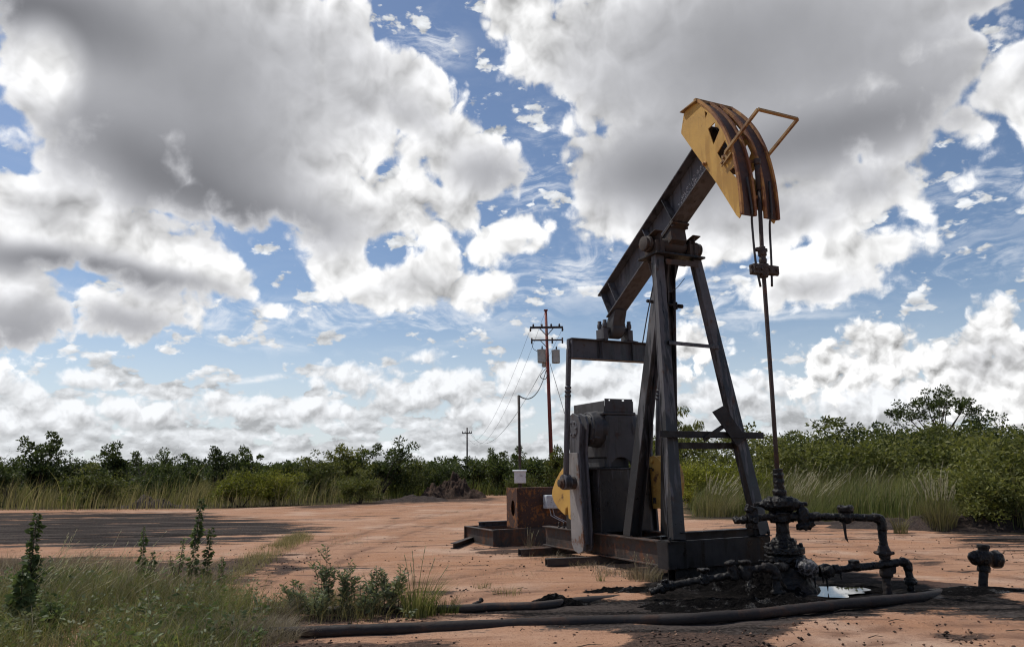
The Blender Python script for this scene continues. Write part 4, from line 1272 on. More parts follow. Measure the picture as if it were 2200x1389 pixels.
# oily clods heaped about the wellhead and along the berms: lumpy ground objects
def clod_heap(name, label, cat, cx, cy, rx, ry, h, mat, seed, n=90, kind=None, rough=.35, freq=5.0, rot=0.0):
    u = np.linspace(-1.15, 1.15, n); v = np.linspace(-1.15, 1.15, max(24, int(n * ry / rx)))
    U, V = np.meshgrid(u, v)
    c_, s_ = math.cos(rot), math.sin(rot)
    X = cx + U * rx * c_ - V * ry * s_; Y = cy + U * rx * s_ + V * ry * c_
    rad = np.sqrt(U ** 2 + V ** 2) + .22 * fbm(X * 1.3, Y * 1.3, 3, seed)
    env = np.clip(1 - rad, 0, 1) ** .8
    Z = env * h * (1 + rough * 2.2 * fbm(X * freq, Y * freq, 4, seed + 3)) + env * .25 * h * np.abs(fbm(X * freq * 3, Y * freq * 3, 3, seed + 7))
    Z = Z + height_at(X, Y) - .012 - np.clip(rad - .97, 0, 1) * .25
    nx, ny = len(u), len(v)
    i = np.arange(nx * ny).reshape(ny, nx)
    f = np.stack([i[:-1, :-1], i[:-1, 1:], i[1:, 1:], i[1:, :-1]], -1).reshape(-1, 4)
    keep = (rad.ravel()[f] < 1.12).any(1)
    f = f[keep]
    used, inv = np.unique(f, return_inverse=True)
    P_ = np.stack([X.ravel(), Y.ravel(), Z.ravel()], 1)[used]
    o = mesh_np(name, P_, inv.reshape(f.shape), mat, smooth=True)
    tag(o, label, cat, kind=kind)
    return o
def soil_mat(name, c0, c1, rough=.9, spec=.15, slick=False):
    m, t, out = new_mat(name)
    co = t.n('ShaderNodeTexCoord').outputs['Object']
    a, b = t.noise(co, 5, 5, .65), t.noise(co, 40, 4, .65)
    col = t.mix(t.step(t.m('ADD', t.m('MULTIPLY', a, .5), t.m('MULTIPLY', b, .5)), .40, .62), (*c0, 1), (*c1, 1))
    bs = t.n('ShaderNodeBsdfPrincipled'); t.put(bs.inputs['Base Color'], col)
    t.put(bs.inputs['Roughness'], t.lin(a, .35, .65, rough - .16, rough)); bs.inputs['Specular IOR Level'].default_value = spec
    if slick:                                    # wet crude glints only where it has pooled
        sm = t.step(a, .56, .64)
        t.put(bs.inputs['Roughness'], t.lin(sm, 0, 1, .85, .16)); t.put(bs.inputs['Specular IOR Level'], t.lin(sm, 0, 1, .03, .35))
    bp = t.n('ShaderNodeBump'); bp.inputs['Strength'].default_value = 1.0; bp.inputs['Distance'].default_value = .05
    t.put(bp.inputs['Height'], t.m('ADD', t.m('MULTIPLY', a, .6), t.m('MULTIPLY', b, .5)))
    t.put(bs.inputs['Normal'], bp.outputs[0]); t.put(out.inputs[0], bs.outputs[0])
    return m
M['oil_earth'] = soil_mat('oil_soaked_earth', (.003, .0028, .0028), (.009, .008, .008), .40, .20, True)
M['dark_earth'] = soil_mat('dark_spoil_earth', (.030, .022, .020), (.075, .055, .045))
M['brush_earth'] = soil_mat('burnt_brush_earth', (.032, .020, .014), (.085, .050, .034))
clod_heap('oily_earth_mound', 'black oil soaked earth heaped around the foot of the wellhead', 'mound', 2.45, 7.98, .72, .46, .14, M['oil_earth'], 3, 150, freq=9, rough=.6)
clod_heap('oily_earth_mound', 'low black oily mud bank between the drain line and the skid', 'mound', 1.85, 7.95, .75, .30, .08, M['oil_earth'], 13, 130, freq=10, rough=.7)
clod_heap('oily_earth_mound', 'flat lumpy tar between the drain line and the thick line pipe', 'mound', 2.05, 7.22, 1.15, .36, .055, M['oil_earth'], 17, 170, freq=11, rough=.8)
clod_heap('oily_earth_mound', 'low tar lumps before the front corner of the skid', 'mound', 1.15, 8.05, .55, .26, .05, M['oil_earth'], 19, 100, freq=11, rough=.8)
clod_heap('oily_earth_mound', 'dark clods beside the puddle in front of the riser', 'mound', 3.52, 8.02, .35, .22, .075, M['oil_earth'], 23, 90, freq=8)
clod_heap('oily_earth_mound', 'rounded grey black mound the line pipe disappears into beside the valve stub', 'mound', 4.42, 7.62, .72, .26, .055, M['oil_earth'], 33, 110, freq=4, rough=.15)
_g = gr(2100, 1140); clod_heap('spoil_bank', 'long bank of dark spoil earth before the bushes on the right', 'spoil bank', _g.x + .6, _g.y + .2, 3.3, .62, .30, M['dark_earth'], 43, 190, freq=3.2, rot=R(-22), rough=.5)
_g = gr(1880, 1125); clod_heap('spoil_bank', 'low strip of clods under the upper flow line at the grass edge', 'spoil bank', _g.x, _g.y, 1.5, .45, .13, M['dark_earth'], 53, 120, freq=3.5, rot=R(-18), rough=.5)
_g = gr(965, 1072); clod_heap('brush_mound', 'dark heap of dirt and cleared brush at the far edge of the pad', 'dirt heap', _g.x, _g.y + 1.5, 1.55, 1.2, .95, M['brush_earth'], 63, 120, freq=2.6, rough=.45)
_g = gr(880, 1078); clod_heap('brush_mound', 'low reddish dirt spread left of the tall brush heap', 'dirt heap', _g.x, _g.y + .8, 1.6, .8, .22, M['dark_earth'], 73, 90, freq=2.2, rough=.5)
_g = gr(320, 1090); clod_heap('brush_mound', 'dark broken earth bank below the grass on the far left', 'dirt heap', _g.x, _g.y + .3, 1.7, .6, .32, M['dark_earth'], 83, 90, freq=2.2, rough=.6)
_g = gr(1200, 1297); clod_heap('oily_earth_mound', 'small black clod pile beside the thin line pipe', 'mound', _g.x, _g.y, .34, .13, .085, M['oil_earth'], 93, 70, freq=9, rough=.5)

# puddle: a sheet of oily water
def puddle():
    cx, cy = 3.09, 7.80
    vs = [(cx, cy)]
    n = 60
    for k in range(n):
        a = 2 * math.pi * k / n
        r = 1 + .22 * math.sin(3 * a + 1) + .10 * math.sin(7 * a) + .05 * math.sin(13 * a + 2)
        vs.append((cx + .36 * r * math.cos(a), cy + .34 * r * math.sin(a)))
    z = .030
    V = np.array([(x, y, z) for x, y in vs])
    f = np.array([(0, k + 1, (k + 1) % n + 1) for k in range(n)])
    m, t, out = new_mat('oily_water')
    co = t.n('ShaderNodeTexCoord').outputs['Object']
    bs = t.n('ShaderNodeBsdfPrincipled')
    bs.inputs['Base Color'].default_value = (.012, .012, .013, 1)
    t.put(bs.inputs['Roughness'], t.step(t.noise(co, 14, 4, .6), .55, .75, .015, .12))
    bs.inputs['IOR'].default_value = 1.75; bs.inputs['Specular IOR Level'].default_value = .5
    t.put(out.inputs[0], bs.outputs[0])
    tag(mesh_np('puddle', V, f, m), kind='structure')
puddle()

# ================================================================ line pipes on the ground
def pipe_thing(name, label, cat, pts, r, mat, n=14, wob=0.0, group=None):
    b = MB()
    path = smooth_path(pts, 8)
    rr = random.Random(len(label))
    rs = [r * (1 + rr.uniform(-wob, wob)) for _ in path]
    b.tube(path, rs, n)
    o = b.build(name, M[mat], None, 0)
    tag(o, label, cat, group)
    return o
P = lambda x, y, z: gr(x, y, z)
pipe_thing('line_pipe', 'thick oily line pipe curving along the ground in front of the wellhead', 'pipe',
           [P(200, 1374, .03), P(430, 1366, .035), P(620, 1358, .036), P(900, 1348, .024), P(1240, 1335, .012), P(1400, 1331, .022), P(1500, 1327, .040), P(1620, 1318, .050), P(1720, 1307, .056), P(1800, 1298, .056), P(1900, 1289, .05), P(1985, 1281, .035), P(2060, 1268, .0)], .044, 'pipe', 18, .05)
pipe_thing('line_pipe', 'thin rusty line pipe behind the leafy shrubs, running to the oil pool', 'pipe',
           [P(470, 1313, .03), P(640, 1311, .03), P(960, 1307, .03), P(1060, 1302, .03), P(1150, 1300, .028), P(1240, 1290, .02), P(1330, 1284, .0)], .036, 'rust_dark', 12, .02)
pipe_thing('line_pipe', 'short oily pipe lying on the mud below the drain valve', 'pipe',
           [P(1478, 1273, .03), P(1560, 1265, .04), P(1640, 1258, .05)], .036, 'oil_dull', 12, .03)
pipe_thing('oily_stick', 'black bent stick lying in front of the thin line pipe', 'stick',
           [P(985, 1312, .01), P(1010, 1303, .03), P(1030, 1292, .05), P(1034, 1288, .06)], .018, 'oil_dull', 8, .4)

def valve_stub():
    o = empty('valve_stub', tuple(gr(2112, 1264)))
    tag(o, 'black capped valve on a short stand pipe at the right edge, away from the wellhead', 'valve')
    b = MB()
    b.tube([(0, 0, -.05), (.008, 0, .06), (.040, 0, .20)], [.048, .042, .040], 14)
    coat(b.build('stand_pipe', M['oil_dull'], o, 0), amount=.012)
    b = MB()
    b.lathe((.030, 0, .165), (.12, 0, 1), [(0, .050), (.005, .060), (.05, .060), (.055, .052), (.075, .052), (.08, .075), (.12, .092), (.19, .088), (.21, .06)], 16)
    b.cyl((-.06, -.02, .305), (.18, .02, .285), .072, 18)
    b.lathe((.12, .0, .288), (1, .1, -.08), [(0, .072), (.02, .092), (.075, .092), (.10, .075), (.105, .04)], 8)
    b.lathe((-.05, 0, .304), (-1, -.1, .05), [(0, .072), (.015, .060), (.03, .060), (.035, .045), (.06, .02)], 8)
    coat(b.build('valve_body', M['oil'], o, 0), amount=.014)
    b = MB()
    b.lathe((.052, 0, .36), (.10, 0, 1), [(0, .055), (.035, .052), (.04, .062), (.07, .062), (.075, .05)], 8)
    b.build('cap', M['oil_dull'], o, .003)
valve_stub()

# ================================================================ sleepers and scrap around the skid
def beam_thing(name, label, cat, p0, p1, h, w_, mat, hollow=False, group=None):
    b = MB()
    p0, p1 = Vector(p0), Vector(p1)
    if hollow:
        x, y, d = frame_of(p1 - p0)
        for off in (h / 2 - .006, -h / 2 + .006): b.bar(p0 + y * off, p1 + y * off, w_, .012)
        for off in (w_ / 2 - .006, -w_ / 2 + .006): b.bar(p0 + x * off, p1 + x * off, .012, h - .025)
    else:
        b.ibeam(p0, p1, h, w_, .012, .010)
    o = b.build(name, M[mat], None, .003)
    tag(o, label, cat, group)
    return o
W3 = lambda s_, t_, z_: PJ_M @ Vector((s_, t_, z_))
PJ_M = Matrix.Translation((2.346, 8.817, 0)) @ Matrix.Rotation(PJ_YAW - R(90), 4, 'Z')
beam_thing('skid_sleeper', 'hollow dark steel sleeper sticking out beside the middle of the skid', 'sleeper', W3(-2.10, -1.16, .052), W3(-1.75, .60, .052), .098, .11, 'rust_dark', True, 'sleepers under the skid')
beam_thing('skid_sleeper', 'steel sleeper under the rear of the skid by the low frame', 'sleeper', W3(-3.35, -.95, .052), W3(-3.30, .6, .052), .098, .12, 'skid', True, 'sleepers under the skid')
beam_thing('skid_sleeper', 'oil black steel sleeper under the front of the skid', 'sleeper', W3(-.12, -.62, .075), W3(-.12, .62, .075), .146, .14, 'oil_dull', True, 'sleepers under the skid')
beam_thing('scrap_beam', 'short rusty beam offcut lying left of the low frame', 'scrap beam', gr(974, 1172, .05), gr(1016, 1160, .05) + Vector((0, .35, 0)), .09, .10, 'rust_dark')

# ---- drive housing on its low frame behind the skid
def drive_housing():
    o = empty('drive_housing', tuple(W3(-5.3, .1, 0)), PJ_YAW - R(90))
    tag(o, 'rusty steel drive housing with an oval hole on a low beam frame behind the skid', 'drive housing')
    D = lambda x, y, z: (x + 5.3, y - .1, z)
    b = MB()
    for t in (-.74, .95):
        b.ibeam(D(-5.98, t, .135), D(-4.70, t, .135), .268, .10, .014, .010)
    b.box(*[v for pair in zip(D(-4.699, -.79, .002), D(-4.685, 1.0, .270)) for v in pair])
    b.box(*[v for pair in zip(D(-4.775, -.78, .2705), D(-4.69, .99, .282)) for v in pair])
    b.box(*[v for pair in zip(D(-6.0, -.79, .002), D(-5.985, 1.0, .270)) for v in pair])
    b.build('base_frame', M['skid'], o, .003)
    b = MB()
    b.ibeam(D(-5.62, -.66, .315), D(-5.58, .92, .315), .085, .12, .010, .010)
    b.build('slide_rail', M['steel'], o, .003)
    b = MB()
    # folded sheet box open at the back; oval hole in the left side
    x0, x1, y0, y1, z0, z1 = -5.28, -4.85, -.27, .98, .275, .945
    n = 22
    oval = [(-5.02 + .075 * math.cos(2 * math.pi * k / n), .60 + .135 * math.sin(2 * math.pi * k / n)) for k in range(n)]
    b.plate([(x0, z0), (x1, z0), (x1, z1), (x0, z1)], [oval], y0, y0 + .010, lambda p, q, t: D(p, t, q))
    b.box(*[v for pair in zip(D(x1 - .010, y0 + .012, z0), D(x1, y1, z1)) for v in pair])
    b.box(*[v for pair in zip(D(x0, y1 - .010, z0), D(x1 - .012, y1, z1)) for v in pair])
    b.box(*[v for pair in zip(D(x0, y0 + .012, z0), D(x0 + .010, y1 - .012, z1 - .02)) for v in pair])
    b.box(*[v for pair in zip(D(x0 + .012, y0 + .012, z1 - .016), D(x1 - .012, y1 - .012, z1 - .006)) for v in pair])
    b.box(*[v for pair in zip(D(x1 + .001, y0 - .004, z0), D(x1 + .016, y0 + .03, z1 - .003)) for v in pair])
    b.build('housing_sheet', M['rust'], o, .002)
    b = MB()
    b.box(*[v for pair in zip(D(-4.848, .22, .585), D(-4.70, .47, .815)) for v in pair])
    cb = b.build('control_box', M['white_box'], o, .02)
    for q in (.30, .36):
        b = MB()
        b.tube(smooth_path([D(-4.75, q, .59), D(-4.74, q + .02, .50), D(-4.72, q + .03, .46), D(-4.55, q + .17, .36)], 5), .006, 6)
        b.build('lead', M['cable_white'], cb, 0)
drive_housing()

# ================================================================ poles and lines
def pole_at(px, py_top, Y, r0, r1, mat, name, label, cat, lean=0.0, group=None):
    d = ray(px, py_top); k = Y / d.y
    top = Vector((0, 0, CAM_H)) + d * k
    o = empty(name, (top.x + lean, Y, 0))
    tag(o, label, cat, group)
    return o, top - Vector((top.x + lean, Y, 0))
def crossarm(o, z, half, name='crossarm', mat='pole_dark', ins=True, rz=0.0, th=.10):
    b = MB()
    b.bar((-half, -.12, z), (half, -.12, z), th, th)
    b.build(name, M[mat], o, 0)
def utility_pole():
    o, top = pole_at(1172.5, 667, 48.0, .16, .10, 'pole_red', 'utility_pole', 'tall red brown utility pole carrying three transformers and two crossarms', 'utility pole', lean=.16)
    H = top.z
    x_at = lambda z: top.x * z / H
    b = MB()
    b.tube([(0, 0, .55), (x_at(H * .5), 0, H * .5), (x_at(H), 0, H)], [.135, .115, .085], 12)
    b.box(x_at(H) - .13, x_at(H) + .13, -.12, .12, H, H + .06)
    b.build('shaft', M['pole_red'], o, 0)
    b = MB()
    b.tube([(0, 0, -.1), (0, 0, .56)], .145, 12); b.build('dark_butt', M['pole_dark'], o, 0)
    px2z = lambda py: (CAM_H + ray(1175, py).z / ray(1175, py).y * 48.0)
    b = MB(); za = px2z(704); xa = x_at(za)
    b.bar((xa - 1.08, -.16, za), (xa + 1.08, -.16, za), .11, .13)
    b.bar((xa - .45, -.16, za - .05), (xa, -.14, za - .55), .05, .05); b.bar((xa + .45, -.16, za - .05), (xa, -.14, za - .55), .05, .05)
    b.build('crossarm', M['pole_dark'], o, 0)
    for q in (-1.05, -.86, -.30, .31, .84, 1.04):
        b = MB()
        low = abs(q) > 1
        b.lathe((xa + q, -.16, za + (.06 if not low else -.08)), (0, 0, 1 if not low else -1), [(0, .05), (.03, .07), (.06, .045), (.08, .075), (.12, .05), (.18, .04)], 8)
        b.build('insulator', M['pole_dark'], o, 0)
    b = MB(); zb = px2z(731)
    xb = x_at(zb)
    b.bar((xb - 1.02, -.16, zb), (xb + 1.02, -.16, zb), .08, .09)
    b.bar((xb - .42, -.16, zb - .03), (xb, -.14, zb - .5), .04, .04)
    b.build('crossarm', M['pole_dark'], o, 0)
    for q in (-.99, .34, 1.00):
        b = MB()
        b.cyl((xb + q, -.20, zb - .24), (xb + q, -.20, zb + .14), .055, 8)
        b.build('fuse_cutout', M['pole_dark'], o, 0)
    for q, py0, py1, y_ in ((-.40, 752, 780, -.30), (.52, 753, 781, -.25), (-.14, 757, 786, .32)):
        z0, z1 = px2z(py1), px2z(py0)
        b = MB()
        xx = x_at(z0) + q
        r_ = .265 if y_ < 0 else .24
        b.lathe((xx, y_, z0), (0, 0, 1), [(0, r_ * .92), (.03, r_), (z1 - z0 - .06, r_), (z1 - z0 - .05, r_ * 1.05), (z1 - z0, r_ * 1.05), (z1 - z0 + .02, r_ * .7)], 20)
        tr = b.build('transformer', M['white_tank'], o, 0)
        b = MB()
        b.lathe((xx + .05, y_, z1), (0, 0, 1), [(0, .05), (.05, .06), (.08, .04), (.12, .06), (.16, .04), (.24, .03)], 8)
        b.build('bushing', M['pole_dark'], tr, 0)
    b = MB()
    zz = px2z(790)
    b.tube(smooth_path([(x_at(zz) - .1, -.1, zz), (x_at(zz) - .5, -.2, zz - .55), (x_at(zz) - .2, -.2, zz - .75), (x_at(zz) - .02, -.15, zz - .4)]), .022, 6)
    b.build('jumper', M['wire'], o, 0)
    b = MB()
    b.tube(smooth_path([(x_at(zb) - .98, -.2, zb - .2), (x_at(zb) - .9, -.2, zb - .55), (x_at(zb) - .5, -.3, zb - .85)]), .018, 6)
    b.build('jumper', M['wire'], o, 0)
    return o.location, H, za, zz, xa
pl_loc, pl_H, pl_za, pl_zz, pl_xa = utility_pole()
def far_pole():
    Y = 158.0
    o, top = pole_at(1003.5, 918, Y, .2, .15, 'pole_dark', 'power_pole', 'small distant power pole with one crossarm above the far bushes', 'power pole')
    H = top.z
    b = MB(); b.tube([(0, 0, -.1), (0, 0, H)], [.19, .15], 10); b.build('shaft', M['pole_dark'], o, 0)
    za = H - 1.15
    b = MB(); b.bar((-1.05, -.2, za), (1.05, -.2, za), .18, .20); b.build('crossarm', M['pole_dark'], o, 0)
    for q in (-.95, -.4, .5, .95):
        b = MB(); b.cyl((q, -.2, za + .1), (q, -.2, za + .42), .08, 8); b.build('insulator', M['pole_dark'], o, 0)
    return o.location, H, za
fp_loc, fp_H, fp_za = far_pole()
def wire(label, p0, p1, sag, r):
    p0, p1 = Vector(p0), Vector(p1)
    n = 24
    pts = [p0.lerp(p1, k / n) - Vector((0, 0, sag * 4 * (k / n) * (1 - k / n))) for k in range(n + 1)]
    b = MB(); b.tube(pts, [r * (1 + 1.2 * k / n) for k in range(n + 1)], 5)
    o = b.build('power_line', M['wire'], None, 0)
    tag(o, label, 'power line', 'wires between the two poles')
wire('power line from the left end of the upper crossarm to the distant pole', (pl_loc.x + pl_xa - 1.05, pl_loc.y - .16, pl_za - .1), (fp_loc.x - .95, fp_loc.y, fp_za + .3), 4.2, .008)
wire('power line from the pole top to the distant pole', (pl_loc.x + pl_xa - .1, pl_loc.y, pl_H - .2), (fp_loc.x - .4, fp_loc.y, fp_za + .3), 5.2, .008)
wire('power line from the right end of the upper crossarm to the distant pole', (pl_loc.x + pl_xa + 1.04, pl_loc.y - .16, pl_za - .1), (fp_loc.x + .5, fp_loc.y, fp_za + .3), 4.6, .008)
wire('lowest power line, hung below the transformers, to the distant pole', (pl_loc.x + pl_xa - .3, pl_loc.y - .16, pl_zz - .1), (fp_loc.x + .95, fp_loc.y, fp_za + .1), 3.4, .008)

def service_post():
    Y = 31.0
    o, top = pole_at(1114.5, 849, Y, .05, .05, 'pole_red', 'service_post', 'thin rusty service post with a white meter box near its foot', 'service post')
    H = top.z
    b = MB(); b.tube([(0, 0, -.1), (0, 0, H)], .058, 10); b.build('post', M['rust_dark'], o, 0)
    Zp = lambda py: CAM_H + ray(1115, py).z / ray(1115, py).y * (Y - .12)
    b = MB()
    b.box(-.235, .235, -.28, -.06, Zp(1037), Zp(1012))
    mb_ = b.build('meter_box', M['white_box'], o, .01)
    b = MB()
    b.hexa([(-.30, -.31, Zp(1012.5)), (.27, -.31, Zp(1012.5)), (.27, -.03, Zp(1011)), (-.30, -.03, Zp(1011)), (-.30, -.31, Zp(1010.5)), (.27, -.31, Zp(1010.5)), (.27, -.03, Zp(1008.5)), (-.30, -.03, Zp(1008.5))])
    b.build('box_lid', M['white_box'], mb_, 0)
    for q in (-.05, .05):
        b = MB(); b.cyl((q, -.15, -.1), (q, -.15, Zp(1037)), .028, 8); b.build('conduit', M['rust_dark'], o, 0)
    # drop cable to the utility pole
    b = MB()
    e = Vector((pl_loc.x - o.location.x + pl_xa * .85 - .1, pl_loc.y - o.location.y, pl_zz - .15))
    s_ = Vector((0, 0, H))
    n = 16
    b.tube([s_.lerp(e, k / n) - Vector((0, 0, .75 * 4 * (k / n) * (1 - k / n))) for k in range(n + 1)], .026, 6)
    dc = b.build('drop_cable', M['wire'], None, 0)
    dc.location = o.location
    tag(dc, 'black drop cable sagging from the transformers to the thin service post', 'cable')
service_post()
b = MB()
b.tube([Vector((pl_loc.x + pl_xa * .8 + .15, pl_loc.y, pl_zz + .3)), Vector((pl_loc.x + 2.0, pl_loc.y - 1.5, .05))], .016, 5)
tag(b.build('guy_wire', M['wire'], None, 0), 'thin guy wire slanting down to the right of the utility pole', 'guy wire')

# ================================================================ vegetation
def leaf_mat(name, cols, trans=.35, rough=.55, vary=.5):
    """thin leaves: each leaf its own tone, light shining through"""
    m, t, out = new_mat(name)
    geo = t.n('ShaderNodeNewGeometry')
    oi = t.n('ShaderNodeObjectInfo')
    co = t.n('ShaderNodeTexCoord').outputs['Object']
    big = t.noise(co, 1.6, 3, .5)
    f = t.m('ADD', t.m('MULTIPLY', geo.outputs['Random Per Island'], vary), t.m('ADD', t.m('MULTIPLY', t.m('SUBTRACT', big, .5), 1.1), t.m('MULTIPLY', oi.outputs['Random'], .35)))
    n = len(cols)
    col = t.ramp(f, [(.08 + .84 * i / (n - 1), c) for i, c in enumerate(cols)])
    d = t.n('ShaderNodeBsdfPrincipled'); t.put(d.inputs['Base Color'], col); d.inputs['Roughness'].default_value = rough
    d.inputs['Specular IOR Level'].default_value = .25
    tr = t.n('ShaderNodeBsdfTranslucent'); t.put(tr.inputs[0], t.mix(.5, col, t.vm('MULTIPLY', col, (1.35, 1.4, .6))))
    mx = t.n('ShaderNodeMixShader'); mx.inputs[0].default_value = trans
    t.put(mx.inputs[1], d.outputs[0]); t.put(mx.inputs[2], tr.outputs[0]); t.put(out.inputs[0], mx.outputs[0])
    return m
M['leaf_dark'] = leaf_mat('dark_green_leaves', [(.022, .032, .012), (.046, .066, .022), (.085, .108, .034), (.135, .155, .056)], .4)
M['leaf_mid'] = leaf_mat('mid_green_leaves', [(.048, .058, .018), (.102, .118, .033), (.175, .182, .052), (.24, .235, .08)], .4)
M['leaf_lime'] = leaf_mat('yellow_green_leaves', [(.070, .080, .016), (.150, .165, .026), (.235, .240, .040), (.32, .30, .06)], .45)
M['leaf_spike'] = leaf_mat('dark_weed_leaves', [(.045, .066, .024), (.088, .125, .046), (.140, .182, .070), (.21, .24, .11)], .35)
M['leaf_pale'] = leaf_mat('pale_shrub_leaves', [(.085, .105, .058), (.150, .178, .098), (.21, .235, .14), (.29, .30, .19)], .35)
M['grass'] = leaf_mat('mixed_grass', [(.065, .066, .028), (.135, .126, .055), (.22, .19, .095), (.34, .285, .165)], .4, vary=.75)
M['grass_green'] = leaf_mat('green_grass', [(.052, .070, .020), (.108, .130, .038), (.175, .188, .062), (.28, .26, .11)], .4, vary=.7)
M['grass_dry'] = leaf_mat('dry_grass', [(.10, .08, .06), (.18, .145, .105), (.27, .22, .16), (.38, .32, .23)], .3, vary=.8)
M['plume'] = leaf_mat('pale_grass_plumes', [(.34, .31, .24), (.46, .42, .33), (.56, .52, .42), (.64, .60, .5)], .45)
M['bark'] = metal_mat('grey_brown_bark', (.075, .058, .046), (.05, .04, .034), (.10, .075, .055), .3, rough=(.8, .95), spec=.1)
M['twig'] = metal_mat('pale_dead_twigs', (.15, .125, .105), (.10, .085, .075), (.16, .13, .10), .3, rough=(.8, .95), spec=.1)

def unit(v): return v / (np.linalg.norm(v, axis=-1, keepdims=True) + 1e-9)
def leaf_arrays(P_, D, L, W, rg, fold=.18):
    """one folded four-corner leaf per point"""
    n = len(P_)
    D = unit(D)
    S = unit(np.cross(D, rg.normal(size=(n, 3))))
    N = np.cross(S, D)
    L = np.broadcast_to(np.asarray(L, float).reshape(-1, 1), (n, 1)); W = np.broadcast_to(np.asarray(W, float).reshape(-1, 1), (n, 1))
    mid = P_ + D * L * .5
    V = np.stack([P_, mid + S * W * .5 + N * L * fold, P_ + D * L, mid - S * W * .5 + N * L * fold], 1).reshape(-1, 3)
    F = np.arange(n * 4).reshape(n, 4)
    return V, F
def clumps(centers, radii, per, rg, shell=.55):
    """points spread through balls, denser to the outside"""
    k = rg.integers(0, len(centers), per) if np.isscalar(per) else np.repeat(np.arange(len(centers)), per)
    d = unit(rg.normal(size=(len(k), 3)))
    r = radii[k] * (shell + (1 - shell) * rg.random(len(k))) * rg.random(len(k)) ** .25
    d[:, 2] *= .75
    return centers[k] + d * r[:, None], d
def tubes_mesh(segs, name, mat, parent=None, n=5):
    b = MB()
    for pts, rs in segs: b.tube(pts, rs, n, cap=False)
    return b.build(name, mat, parent, 0, fix=False)

def branching(rg, height, spread, stems, levels, droop=0.0, lean=0.15):
    """stems with side branches; returns tube segments and the twig tips"""
    segs, tips = [], []
    def grow(p, d, ln, r, lv):
        pts, rs = [Vector(p)], [r]
        q, dd = Vector(p), Vector(d)
        for i in range(4):
            dd = (dd + Vector(rg.normal(size=3) * .16) + Vector((0, 0, .08 - droop))).normalized()
            q = q + dd * ln / 4
            pts.append(q.copy()); rs.append(r * (1 - .16 * (i + 1)))
        segs.append((pts, rs))
        if lv == 0: tips.append(q.copy()); return
        for j in range(rg.integers(2, 5)):
            k = rg.integers(1, 5)
            a = rg.uniform(0, 2 * math.pi)
            nd = (dd * rg.uniform(.35, .9) + Vector((math.cos(a), math.sin(a), rg.uniform(-.1, .7))) * spread).normalized()
            grow(pts[k], nd, ln * rg.uniform(.5, .8), rs[k] * .62, lv - 1)
        tips.append(q.copy())
    for s_ in range(stems):
        a = rg.uniform(0, 2 * math.pi)
        d = Vector((math.cos(a) * rg.uniform(lean, lean * 3), math.sin(a) * rg.uniform(lean, lean * 3), 1)).normalized()
        grow((.08 * math.cos(a), .08 * math.sin(a), -.05), d, height * rg.uniform(.38, .55), .012 * height + .008, levels)
    return segs, np.array([tuple(t) for t in tips])

